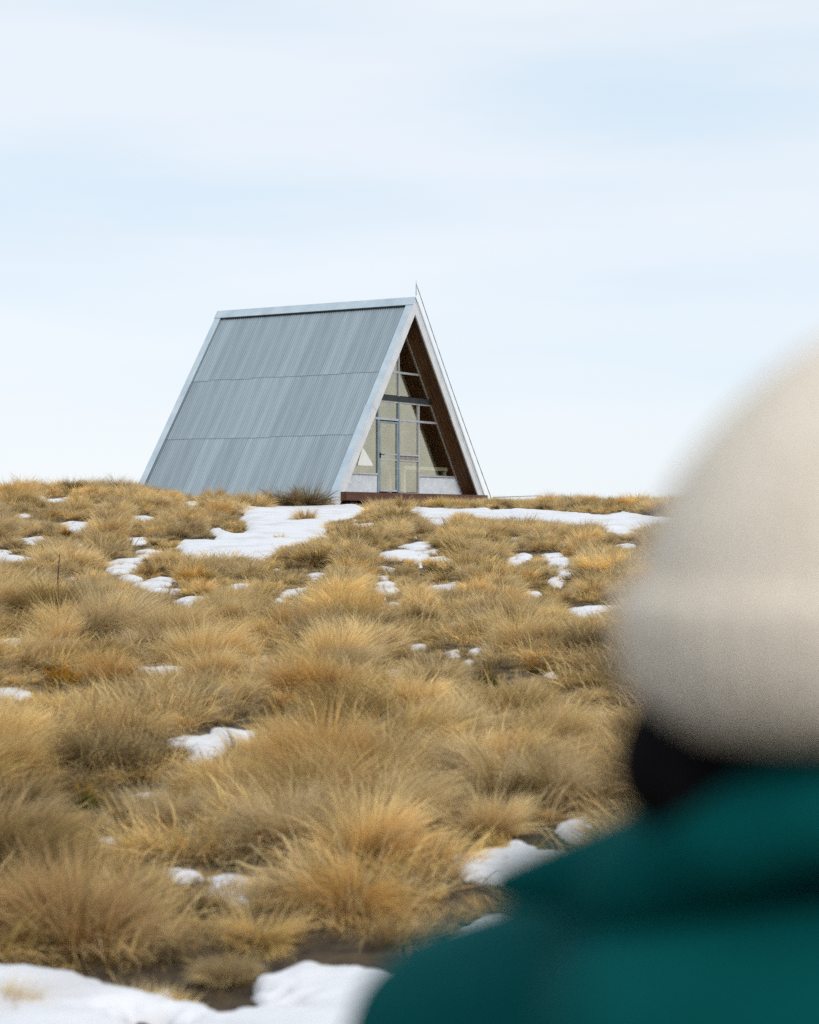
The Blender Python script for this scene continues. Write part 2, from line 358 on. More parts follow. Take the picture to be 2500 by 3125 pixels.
# ------------------------------------------------------------------ snow patches (outlines read off the photograph, laid on the slope)
def ZA(*p): return [(a / 1.725, 1450 + b / 1.725) for a, b in p]
def ZB(*p): return [(1000 + a / 1.725, 1450 + b / 1.725) for a, b in p]
def ZC(*p): return [(a / 1.38, 2000 + b / 1.38) for a, b in p]
def ZD(*p): return [(1250 + a / 1.38, 2000 + b / 1.38) for a, b in p]
SNOW = [
 (ZA((195,110),(240,110),(252,126),(370,110),(352,131),(270,146),(230,132)), 'thin snow patch under the skyline grass, farthest left near the horizon'),
 (ZA((490,150),(540,150),(548,158),(525,167),(495,163)), 'tiny snow patch just left of the hut roof corner below the skyline'),
 (ZA((965,140),(1040,135),(1050,158),(968,167)), 'small snow patch in front of the hut roof, left of the wide snowfield'),
 (ZA((70,204),(160,200),(168,216),(88,220)), 'small flat snow patch near left edge, second below the skyline'),
 (ZA((308,250),(380,238),(482,248),(462,292),(400,296),(350,274)), 'oval snow patch left of centre, below and left of the hut roof corner'),
 (ZA((682,215),(770,207),(826,222),(782,240),(716,240)), 'oval snow patch between two tussocks right below the hut roof corner'),
 (ZA((103,332),(228,314),(238,345),(192,360),(118,352)), 'broad snow patch near left edge above the two snow slivers'),
 (ZA((-60,385),(45,388),(58,405),(0,414),(-60,412)), 'upper snow sliver cut by the left edge of the picture'),
 (ZA((-60,428),(60,413),(160,424),(174,438),(92,452),(-60,448)), 'lower wider snow sliver at the left edge of the picture'),
 (ZA((680,328),(768,326),(772,345),(730,362),(690,356)), 'small snow patch directly right of the orange speargrass'),
 (ZA((715,392),(790,385),(860,395),(810,432),(725,432)), 'snow patch between the orange speargrass and a dark tussock'),
 ([(707,1544),(870,1541),(1000,1543),(1087,1539),(1110,1548),(1120,1562),(1060,1577),(1010,1588),(985,1610),(1000,1635),(925,1650),(858,1664),(812,1705),(725,1699),(614,1705),(556,1693),(545,1679),(539,1647),(655,1647),(661,1632),(638,1612),(667,1609),(713,1624),(754,1624),(748,1586),(719,1584),(754,1566)], 'largest white snowfield spreading downhill in front of the hut roof'),
 (ZA((538,468),(600,438),(740,433),(765,450),(706,490),(702,518),(640,522),(548,492)), 'snow patch below the orange speargrass, left of the dark tussock'),
 (ZA((628,527),(700,519),(762,530),(744,556),(820,534),(912,534),(884,592),(800,602),(720,582),(655,560)), 'wavy snow patch wrapped round the foot of the dark tussock'),
 (ZA((828,600),(960,592),(974,606),(850,620)), 'narrow snow strip under the wavy patch'),
 (ZA((916,658),(970,636),(1105,633),(1055,662),(1000,695),(938,682)), 'tapering snow patch left of centre, lowest of the chain below the snowfield'),
 (ZA((338,532),(430,529),(404,549),(342,547)), 'faint small snow patch left of the wavy patch'),
 (ZA((1208,573),(1330,563),(1340,578),(1228,590)), 'thin snow strip in the middle of the slope below the snowfield'),
 (ZA((1492,597),(1645,588),(1604,622),(1560,633),(1498,622)), 'snow patch at mid slope left of the picture centre line'),
 (ZA((1432,644),(1504,643),(1494,660),(1440,660)), 'tiny snow spot under the mid slope patch'),
 (ZA((1418,489),(1474,485),(1452,510)), 'tiny snow spot to the right of the snowfield tip'),
 (ZA((1610,520),(1700,508),(1725,520),(1690,548),(1630,545)), 'rounded snow patch in mid slope above two smaller ones'),
 (ZA((-60,862),(120,855),(130,870),(60,880),(-60,874)), 'thin snow strip at the left edge in the middle of the grass'),
 (ZA((685,975),(760,988),(800,1002),(955,1000),(945,1034),(780,1048),(716,1014)), 'curved snow patch left of centre in the middle of the slope'),
 (ZA((1358,948),(1434,941),(1434,984),(1400,975)), 'small lumpy snow spot left of the centre line at mid slope'),
 (ZA((398,352),(434,350),(434,382),(402,378)), 'small upright snow spot left of the orange speargrass'),
 (ZB((290,172),(430,165),(560,173),(700,180),(830,171),(870,184),(970,174),(1200,190),(1480,206),(1560,186),(1600,200),(1725,218),(1850,230),(1850,262),(1650,268),(1450,282),(1400,264),(1250,258),(1100,240),(1000,244),(760,226),(650,252),(560,222),(480,214),(430,188)), 'long white snow strip running right from the hut deck'),
 (ZB((488,232),(580,228),(655,245),(636,267),(556,262)), 'snow patch below the long strip in front of the hut'),
 (ZB((1436,290),(1610,282),(1650,300),(1580,315),(1478,304)), 'flat snow patch under the right end of the long strip'),
 (ZB((1508,370),(1570,346),(1630,364),(1596,388),(1528,384)), 'snow patch beside the cream hat, second below the long strip'),
 (ZB((386,368),(450,349),(556,343),(570,375),(524,390),(490,386),(430,382)), 'upper snow hump of the cluster below the hut door'),
 (ZB((263,406),(380,391),(480,400),(590,377),(594,397),(524,422),(484,468),(440,438),(320,432)), 'wide snow hump in the cluster below the hut door'),
 (ZB((516,429),(620,421),(676,438),(652,452),(540,447)), 'right hand snow hump in the cluster below the hut door'),
 (ZB((258,474),(300,469),(376,490),(310,499)), 'thin snow streak under the cluster below the hut door'),
 (ZB((252,524),(322,527),(316,547),(268,543)), 'small snow spot above the stepped patch at centre'),
 (ZB((233,571),(310,552),(352,560),(368,590),(394,600),(300,638),(256,607)), 'two step snow patch at the picture centre'),
 (ZB((536,582),(620,567),(724,559),(644,592),(558,603)), 'slanting snow streak right of the two step patch'),
 (ZB((938,442),(985,407),(1084,406),(1084,426),(1010,441),(1056,450),(1000,472),(946,462)), 'notched snow patch below the long strip, left of the right hand pair'),
 (ZB((1122,410),(1244,404),(1228,431),(1138,431)), 'upper snow patch of the right hand pair'),
 (ZB((1118,436),(1272,432),(1280,466),(1210,492),(1158,462)), 'rounded lower snow patch of the right hand pair'),
 (ZB((1203,500),(1240,491),(1316,505),(1244,547),(1168,552),(1200,531)), 'zigzag snow patch under the right hand pair'),
 (ZB((1162,556),(1244,556),(1224,583),(1176,577)), 'small snow foot below the zigzag patch'),
 (ZB((1038,608),(1112,601),(1124,612),(1080,635)), 'small snow patch left of the zigzag foot'),
 (ZB((1256,702),(1290,686),(1440,684),(1600,690),(1560,707),(1450,702),(1400,716),(1474,742),(1430,790),(1378,753),(1318,748)), 'forked snow patch next to the cream hat'),
 (ZB((438,318),(474,311),(470,327)), 'tiny snow spot above the cluster below the door'),
 (ZB((943,330),(1022,326),(984,344)), 'thin snow streak in the grass below the long strip'),
 (ZB((1228,348),(1268,349),(1242,365)), 'tiny snow spot above the right hand pair'),
 (ZB((630,771),(694,759),(684,788),(638,791)), 'small pale snow spot right of centre in mid slope'),
 (ZB((428,890),(522,881),(502,907),(438,911)), 'snow spot low in mid slope near the centre line'),
 (ZB((616,926),(682,909),(694,932),(648,943)), 'left snow spot of the lower centre trio'),
 (ZB((748,905),(824,902),(818,922),(768,928)), 'right snow spot of the lower centre trio'),
 (ZB((716,971),(752,961),(748,988)), 'tiny snow spot under the lower centre trio'),
 (ZB((282,1020),(374,1017),(374,1040),(298,1042)), 'small snow lump below centre of the slope'),
 (ZB((306,665),(384,671),(352,692)), 'thin snow streak under the two step patch'),
 (ZB((118,236),(162,229),(144,258),(252,246),(244,264),(160,268)), 'snow patch between the deck tussocks left of the strip'),
 (ZC((720,342),(760,332),(870,325),(905,292),(980,297),(1052,311),(1062,336),(965,367),(905,412),(850,442),(798,418),(776,366)), 'bright angular snow patch alone in the lower grass, left of centre'),
 (ZC((-60,140),(60,131),(144,145),(112,162),(70,175),(-60,162)), 'snow patch at the left edge below mid slope beside orange speargrass'),
 (ZC((660,906),(700,879),(780,876),(852,889),(852,912),(790,928),(698,922)), 'blurred snow streak left of the snow block in the near grass'),
 (ZC((878,905),(990,896),(1064,920),(1074,986),(1034,1034),(928,1028),(882,976)), 'blocky snow lump in the near grass'),
 (ZC((405,750),(490,753),(504,780),(450,804),(410,783)), 'small blurred snow lump upper left of the snow block'),
 (ZC((560,570),(664,560),(664,577),(600,583)), 'thin snow sliver above the near grass, left of centre'),
 (ZC((-200,1296),(120,1297),(280,1317),(370,1307),(440,1340),(500,1385),(600,1385),(680,1379),(730,1435),(880,1431),(952,1466),(1150,1446),(1250,1450),(1180,1392),(1155,1365),(1155,1320),(1200,1289),(1300,1279),(1400,1300),(1480,1284),(1600,1290),(1760,1318),(1900,1400),(1900,1800),(-200,1800)), 'wide white snow bank filling the bottom edge of the picture'),
 (ZD((172,832),(240,820),(330,800),(380,788),(385,758),(430,753),(500,773),(545,806),(640,793),(670,812),(700,860),(560,900),(400,925),(240,908)), 'shaded snow bank against the teal jacket by the path hollow'),
 (ZD((616,717),(660,679),(740,653),(790,690),(720,755),(640,733)), 'snow wedge tucked behind the teal hood'),
 (ZD((225,1100),(290,1064),(400,1069),(470,1090),(430,1170),(240,1210),(125,1235),(188,1150)), 'snow hump beside the teal sleeve, above the bottom bank'),
 (ZD((556,66),(618,61),(612,83)), 'tiny snow spot above the arching tussock at right'),
 (ZD((616,166),(694,154),(662,183)), 'thin snow streak left of the cream hat, behind the arching tussock'),
 (ZD((746,236),(824,231),(814,268),(768,264)), 'small snow spot against the lower edge of the cream hat'),
]
EXTRA_HOLE = ZC((440, 1492), (560, 1486), (700, 1500), (745, 1520), (640, 1545), (520, 1520))   # bare turf inside the bottom snow bank

def seg_dist(px, py, poly):
    best = np.full(px.shape, 1e9)
    for i in range(len(poly)):
        ax, ay = poly[i - 1]; bx, by = poly[i]
        dx, dy = bx - ax, by - ay
        t = np.clip(((px - ax) * dx + (py - ay) * dy) / (dx * dx + dy * dy + 1e-12), 0, 1)
        best = np.minimum(best, np.hypot(px - ax - t * dx, py - ay - t * dy))
    return best

def snow_patch(poly_px, label, hole=None):
    pts = []
    for i in range(len(poly_px)):                       # refine the outline before it is laid on the slope
        a = np.array(poly_px[i]); b = np.array(poly_px[(i + 1) % len(poly_px)])
        k = max(1, int(np.hypot(*(b - a)) / 25))
        for j in range(k): pts.append(a + (b - a) * j / k)
    rough_w = abs(px_ground(*pts[0])[1]) / F * (max(p[0] for p in pts) - min(p[0] for p in pts))
    T = min(0.085, 0.04 + 0.025 * rough_w)
    wp = np.array([px_ground(*q, T * .8) for q in pts])
    hw = np.array([px_ground(*q, T * .8) for q in hole]) if hole else None
    lo, hi = wp.min(0) - .15, wp.max(0) + .15
    d = wp[:, 1].mean()
    size = max(hi - lo)
    c = float(np.clip(d * 0.0018, 0.015, 0.10))
    c = max(c, size / 190)
    gx = np.arange(lo[0], hi[0] + c, c); gy = np.arange(lo[1], hi[1] + c, c * (1.0 if d < 15 else 1.6))
    PX, PY = np.meshgrid(gx, gy)
    wob = .5 * (np.sin(PX * 7.1 + PY * 3.7) + np.sin(PY * 8.3 - PX * 4.9 + 1.1)) * .045 + .022 * np.sin(PX * 19 + PY * 15) * np.sin(PY * 13 - PX * 7) + .014 * np.sin(PX * 41 + 3 * np.sin(PY * 23)) + .010 * np.sin(PY * 57 + 2 * np.sin(PX * 37))
    sd = np.where(inside(wp, PX, PY), 1, -1) * seg_dist(PX, PY, wp)
    if hw is not None:
        sh = np.where(inside(hw, PX, PY), -1, 1) * seg_dist(PX, PY, hw)
        sd = np.minimum(sd, sh)
    sd = sd + wob * min(1, size / 1.5)
    hum = .45 * (np.sin(PX * 2.3 + 1.7 * np.sin(PY * 1.1)) * np.sin(PY * 1.7 + .6) + .5 * np.sin(PX * 5.1 + PY * 3.3)) + .2 * np.sin(PX * 11 + 2 * np.sin(PY * 9))
    hgt = T * (1 - np.exp(-np.clip(sd + .02, 0, None) / .045)) * (1 + .30 * hum)
    PZ_ = ground(PX, PY) + np.where(sd > -.02, hgt, -.05) - .004
    keep = sd > -(2.6 * c)
    q = keep[:-1, :-1] & keep[1:, :-1] & keep[:-1, 1:] & keep[1:, 1:]
    idx = np.arange(PX.size).reshape(PX.shape)
    fa = np.stack([idx[:-1, :-1][q], idx[:-1, 1:][q], idx[1:, 1:][q], idx[1:, :-1][q]], 1)
    used = np.unique(fa)
    rem = np.zeros(PX.size, int); rem[used] = np.arange(len(used))
    V = np.stack([PX.ravel(), PY.ravel(), PZ_.ravel()], 1)[used]
    ctr = np.array([wp[:, 0].mean(), wp[:, 1].mean(), 0]); ctr[2] = ground(ctr[0], ctr[1])
    o = obj('snow_patch', mesh_from('snow_patch', (V - ctr).tolist(), rem[fa].tolist(), M['snow'], True))
    o.location = ctr
    tag(o, label, 'snow patch', 'snow patches lying between the tussocks')
    return wp
SNOW_W = []
for poly, lab in SNOW:
    SNOW_W.append(snow_patch(poly, lab, EXTRA_HOLE if lab.startswith('wide white snow bank') else None))

# ------------------------------------------------------------------ the A-frame hut
DA = 52.0
W, H, L = .14816 * DA, .1054 * DA, .1329 * DA
HUT = Vector((-.03667 * DA, DA, EYE + 100 / F * DA))
RZ = math.radians(58)
hut = empty('a_frame_hut', HUT, RZ)
tag(hut, 'silver grey corrugated A-frame hut with white barge boards and a glazed gable', 'hut')
NL = math.hypot(W / 2, H)
SX, SZ = W / 2 / NL, H / NL            # slope direction parts
EXT = 0.30                             # how far the eaves run below deck level
def on_left(s, off):                   # s down the slope from the ridge, off outward
    return (W / 2 - SX * s - SZ * off, H - SZ * s + SX * off)
def mirror(p): return (W - p[0], p[1])
SE = NL * (H + EXT) / H
TH = 0.16
def ridge_z(off): return H + off / SX
# roof lining slabs
lp = [(W / 2, ridge_z(-.095)), on_left(SE, -.095), on_left(SE, -TH), (W / 2, ridge_z(-TH))]
prism('roof_lining', lp, 0.012, L - 0.012, M['lining'], hut)
prism('roof_lining', [mirror(q) for q in lp], 0.012, L - 0.012, M['lining'], hut)
# soffit boards under the front overhang
GV = 0.56
for side in (0, 1):
    nb = 4
    for k in range(nb):
        y0 = 0.02 + k * (GV - .03) / nb
        y1 = y0 + (GV - .03) / nb - .012
        s0 = (ridge_z(-TH) - ridge_z(-TH - .02))
        q = [(W / 2 - .001, ridge_z(-TH - .002)), on_left(SE - .01, -TH - .002), on_left(SE - .01, -TH - .02 - .004 * (k % 2)), (W / 2 - .001, ridge_z(-TH - .02 - .004 * (k % 2)))]
        prism('soffit_board', q if side == 0 else [mirror(a) for a in q], y0, y1, M['soffit'], hut)
# corrugated sheets, three courses of nine on each slope
NCOL, PITCH, AMP = 9, L / 90, .0105
cw = L / NCOL
breaks = [0.0, .353, .658, 1.0]
def sheet_mesh(width, length):
    seg = 4
    nco = int(round(width / PITCH)); xs_ = [i * width / (nco * seg) for i in range(nco * seg + 1)]
    v, f = [], []
    for x in xs_:
        z = AMP * math.sin(2 * math.pi * x * nco / width)
        v += [(x, 0, z), (x, length, z)]
    for i in range(len(xs_) - 1):
        f.append((2 * i, 2 * i + 2, 2 * i + 3, 2 * i + 1))
    return mesh_from('roof_sheet', v, f, M['galv'], True)
courses = []
for c in range(3):
    s0, s1 = breaks[c] * SE + (.05 if c == 0 else -.0), breaks[c + 1] * SE + (.10 if c < 2 else .04)
    courses.append((s0, s1, sheet_mesh(cw + PITCH, s1 - s0)))
for side in (0, 1):
    for c in range(3):
        s0, s1, me = courses[c]
        for k in range(NCOL):
            o = obj('roof_sheet', me, hut)
            off = -.072 + (2 - c) * .010 + (.0025 if k % 2 else 0) + random.uniform(-.0004, .0004)
            js = random.uniform(-.02, .02)
            px_, pz_ = on_left(s1 + js, off)
            up = Vector((SX, 0, SZ))
            if side == 0:
                xa = Vector((0, -1, 0)); y0 = (k + 1) * cw + PITCH * .5
            else:
                px_ = W - px_; up = Vector((-SX, 0, SZ)); xa = Vector((0, 1, 0)); y0 = k * cw - PITCH * .5
            za = xa.cross(up)
            mat = Matrix((xa, up, za)).transposed().to_4x4()
            mat.translation = Vector((px_, y0, pz_))
            o.matrix_local = mat
# barge boards, two lengths on each rake, front and back
def barge(y0, y1, side, s0, s1, o1, o0, name, mat):
    q = [on_left(s0, o1), on_left(s1, o1), on_left(s1, o0), on_left(s0, o0)]
    if s0 == 0: q = [(W / 2, ridge_z(o1)), on_left(s1, o1), on_left(s1, o0), (W / 2, ridge_z(o0))]
    if side: q = [mirror(a) for a in q]
    return prism(name, q, y0, y1, mat, hut)
for side in (0, 1):
    barge(-.035, 0.008, side, 0, SE * .54, -.002, -.255, 'barge_board', M['barge'])
    barge(-.031, 0.008, side, SE * .54 + .006, SE, -.005, -.262, 'barge_board', M['barge'])
    barge(L - .008, L + .035, side, 0, SE, -.002, -.25, 'barge_board', M['barge'])
    # flat flashing strips along the rakes
    barge(-.034, .19, side, .16, SE * .54, .013, .001, 'edge_flashing', M['flash'])
    barge(-.034, .21, side, SE * .54 - .03, SE + .03, .011, -.001, 'edge_flashing', M['flash'])
    barge(L - .18, L + .04, side, .16, SE + .03, .013, .001, 'edge_flashing', M['flash'])
barge(-.055, .05, 1, .14, SE, .060, .012, 'rake_cap', M['barge'])       # the broad capping on the right rake
# ridge cap
rc = []
rq = [(W / 2, ridge_z(.032)), on_left(.235, .030), on_left(.235, .016), (W / 2, ridge_z(.016))]
cap = prism('ridge_cap', [rq[0], rq[1], rq[2], rq[3], mirror(rq[2]), mirror(rq[1])], -.05, L + .05, M['flash'], hut)
for side in (0, 1):                                         # the dark closer strip in the corrugations under the cap
    q = [on_left(.225, .013), on_left(.252, -.004), on_left(.252, -.06), on_left(.225, -.06)]
    o = prism('ridge_closer', q if side == 0 else [mirror(a) for a in q], .28, L - .35, M['black'], hut)

# gable wall : opening triangle
def inner_left(z): return (H - TH / SX - z) / SZ * SX
APZ = ridge_z(-TH - .03)
def uL(z): return W / 2 - (APZ - z) * SX / SZ
def uR(z): return W - uL(z)
def clip_tri(poly):
    def clip(poly, f):
        out = []
        for i in range(len(poly)):
            a, b = poly[i - 1], poly[i]
            fa, fb = f(a), f(b)
            if (fa >= 0) != (fb >= 0):
                t = fa / (fa - fb); out.append((a[0] + t * (b[0] - a[0]), a[1] + t * (b[1] - a[1])))
            if fb >= 0: out.append(b)
        return out
    poly = clip(poly, lambda q: q[0] - uL(q[1]))
    return clip(poly, lambda q: uR(q[1]) - q[0])
M1, M2, M3 = 2.82, 3.89, 4.96
ZP, ZH2, ZB0, ZB1, ZH1 = .53, 2.08, 2.60, 2.75, 3.425
def cell(name, u0, u1, z0, z1, mat, y0=GV, y1=GV + .008, parent=hut):
    q = clip_tri([(u0, z0), (u1, z0), (u1, z1), (u0, z1)])
    if len(q) < 3: return None
    return prism(name, q, y0, y1, mat, parent)
bar = .022
# panes
for (a, b, c, d) in ((0, M1, ZP, ZH2), (M3, W, ZP, ZH2), (M2, M3, .03, .93), (M2, M3, 1.10, ZH2),
                     (0, M1, ZH2, ZB0), (M1, M2, ZH2, ZB0), (M2, M3, ZH2, ZB0), (M3, W, ZH2, ZB0),
                     (0, M2, ZB1, ZH1), (M2, W, ZB1, ZH1), (0, M2, ZH1, 6), (M2, W, ZH1, 6)):
    cell('window_pane', a + bar, b - bar, c + bar, d - bar, M['glass'])
cell('etched_band', M2 + bar, M3 - bar, .955, 1.08, M['patterned'])
# bars
def vbar(u, z0, z1, w, mat, y=GV): return cell('mullion', u - w, u + w, z0, z1, mat, y - .035, y + .03)
def hbar(z, u0, u1, w, mat, y=GV): return cell('glazing_bar', u0, u1, z - w, z + w, mat, y - .03, y + .025)
vbar(M1, .0, ZB0, .034, M['frame_blue']); vbar(M2, .0, ZB0, .038, M['frame_blue'], GV - .004); vbar(M3, .0, ZB0, .026, M['frame'])
vbar(M2, ZB1, 6, .022, M['frame'])
hbar(ZH1, 0, W, .028, M['frame']); hbar(ZH2, 0, W, .030, M['frame'], GV - .008)
hbar(ZB0 - .022, 0, W, .024, M['frame'], GV - .002)
hbar(1.10, M2, M3, .022, M['frame'], GV - .001); hbar(.935, M2, M3, .016, M['frame'], GV - .001)
hbar(ZP, 0, M1, .022, M['frame'], GV - .001); hbar(ZP, M3, W, .022, M['frame'], GV - .001)
hbar(.015, M2, M3, .018, M['frame'], GV - .001)
cell('cross_beam', 0, W, ZB0 + .003, ZB1, M['beam'], GV - .06, GV + .06)
for side in (0, 1):                                         # light metal trim where the glass meets the soffit
    q = [(uL(0.0), 0.0), (uL(0.0) + .042, 0.0), (W / 2, APZ - .06), (W / 2, APZ)]
    prism('rake_trim', q if side == 0 else [mirror(a) for a in q], GV - .022 - .002 * side, GV + .02, M['frame'], hut)
# door leaf
door = empty('door'); door.parent = hut
df = M['frame_blue']
for nm, lo, hi in (('stile', (M1 + .05, .05), (M1 + .115, 2.02)), ('stile', (M2 - .11, .05), (M2 - .045, 2.02))):
    box(nm, (lo[0], GV - .028, lo[1]), (hi[0], GV + .015, hi[1]), df, door)
for z0, z1, mt in ((.05, .10, M['frame']), (.925, .955, M['frame']), (1.085, 1.115, M['frame']), (1.965, 2.02, df)):
    box('rail', (M1 + .117, GV - .026, z0), (M2 - .112, GV + .013, z1), mt, door)
for z0, z1 in ((.102, .923), (.957, 1.083), (1.117, 1.963)):
    box('door_pane', (M1 + .117, GV - .003, z0), (M2 - .112, GV + .005, z1), M['glass'], door)
box('handle', (M1 + .055, GV - .05, .99), (M1 + .105, GV - .03, 1.13), M['black'], door)
box('handle', (M1 + .07, GV - .085, 1.07), (M1 + .24, GV - .052, 1.095), M['black'], door)
# corrugated wall panels under the windows
def wall_panel(u0, u1):
    v, f = [], []
    us = np.arange(u0, u1, PITCH / 8)
    for u in us:
        y = GV + .010 - .020 * math.sin(2 * math.pi * u / PITCH)
        if u < W / 2: zt = ZP - .024; zb = 0.0; lim = APZ - (W / 2 - u) * SZ / SX - .02
        else: zt = ZP - .024; zb = 0.0; lim = APZ - (u - W / 2) * SZ / SX - .02
        zt = min(zt, lim)
        v += [(u, y, min(zb, zt)), (u, y, zt)]
    for i in range(len(us) - 1): f.append((2 * i, 2 * i + 2, 2 * i + 3, 2 * i + 1))
    o = obj('corrugated_wall_panel', mesh_from('corrugated_wall_panel', v, f, M['panel'], True), hut)
wall_panel(uL(0) + .03, M1 - .036)
wall_panel(M3 + .028, uR(0) - .03)
# inside: floor, back wall
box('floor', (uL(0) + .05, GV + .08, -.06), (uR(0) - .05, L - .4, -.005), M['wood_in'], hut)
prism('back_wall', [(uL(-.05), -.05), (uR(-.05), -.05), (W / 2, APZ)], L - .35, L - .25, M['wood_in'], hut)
prism('gable_back', [(uL(-.25), -.25), (uR(-.25), -.25), (W / 2, APZ - .01)], L - .22, L - .12, M['galv'], hut)
# deck
deck = empty('deck'); deck.parent = hut
for k in range(5):
    y0 = -.16 + k * .142
    box('deck_plank', (.14, y0, -.04), (W - .05, y0 + .136, -.002), M['deck'], deck)
box('deck_fascia', (.13, -.20, -.235), (W - .04, -.163, -.004), M['deck'], deck)
box('deck_bearer', (.2, .30, -.23), (W - .1, .40, -.043), M['deck'], deck)
box('deck_end', (.105, -.16, -.235), (.138, .53, -.006), M['deck'], deck)
for u in np.linspace(.5, W - .4, 5):
    box('stump', (u - .06, -.12, -1.0), (u + .06, 0.0, -.043), M['lining'], deck)
# short spike on the ridge
obj('ridge_spike', tube_mesh('ridge_spike', [(W / 2 + .05, -.03, H + .1), (W / 2 + .05, -.03, H + .45), (W / 2 + .055, -.03, H + .52)], [.011, .008, .002], M['cable']), hut)

def hut_pt(u, v, z):
    c, s = math.cos(RZ), math.sin(RZ)
    return Vector((HUT.x + u * c - v * s, HUT.y + u * s + v * c, HUT.z + z))

# guy cable
g0, g1 = hut_pt(W / 2 + .05, -.035, H + .42), hut_pt(8.36, -.05, -.10)
g1.z = float(ground(g1.x, g1.y)) + .02
pts = []
for i in range(41):
    t = i / 40
    q = g0.lerp(g1, t); q.z -= .10 * math.sin(math.pi * t)
    pts.append(q)
rad = [.011 + .003 * (i % 2) for i in range(41)]
gc = obj('guy_cable', tube_mesh('guy_cable', pts, rad, M['cable'], 6))
tag(gc, 'thin steel guy cable running down beside the right roof edge to the ground', 'cable')
# low pipe rail by the anchor
r0 = hut_pt(8.0, -.2, 0); r1 = hut_pt(8.9, -1.2, 0); r2 = hut_pt(9.6, -2.4, 0)
rail = empty('pipe_rail', (r0.x, r0.y, float(ground(r0.x, r0.y))))
rp_ = []
for k, (q, hh) in enumerate(((r0, .34), (r1, .36), (r2, .20))):
    rp_.append(Vector((q.x, q.y, float(ground(q.x, q.y)) + hh)) - rail.location)
obj('top_pipe', tube_mesh('top_pipe', rp_, .014, M['frame'], 6), rail)
for q in rp_[:2]:
    gz = float(ground(q.x + rail.location.x, q.y + rail.location.y)) - rail.location.z
    obj('post', tube_mesh('post', [(q.x, q.y, gz - .1), (q.x, q.y, q.z)], .013, M['cable'], 6), rail)
tag(rail, 'thin pale pipe rail low in the grass right of the hut', 'rail')

# white triangle sign in the left window
tri = [(2.06, 1.23), (2.09, 1.22), (2.545, .80), (2.54, .765), (2.50, .75), (1.83, .75), (1.80, .765), (1.80, .79), (2.03, 1.21)]
ts = empty('triangle_sign', hut_pt(2.1, GV - .012, .75), RZ)
prism('sign_plate', [(a - 2.1, b - .75) for a, b in tri], -.006, .004, M['white'], ts)
tag(ts, 'plain white triangle sign on the glass left of the hut door', 'sign')

# white table behind the glass
tb = empty('white_table', hut_pt(4.25, .61, 0), RZ)
tb.location.z = HUT.z
box('table_top', (0.05, 0, .70), (2.45, .62, .80), M['white'], tb)
for (a, b) in ((.06, .02), (.06, .5), (2.30, .02), (2.30, .5)):
    box('leg', (a, b, 0), (a + .10, b + .10, .698), M['white'], tb)
tag(tb, 'white table standing behind the glass right of the hut door', 'table')

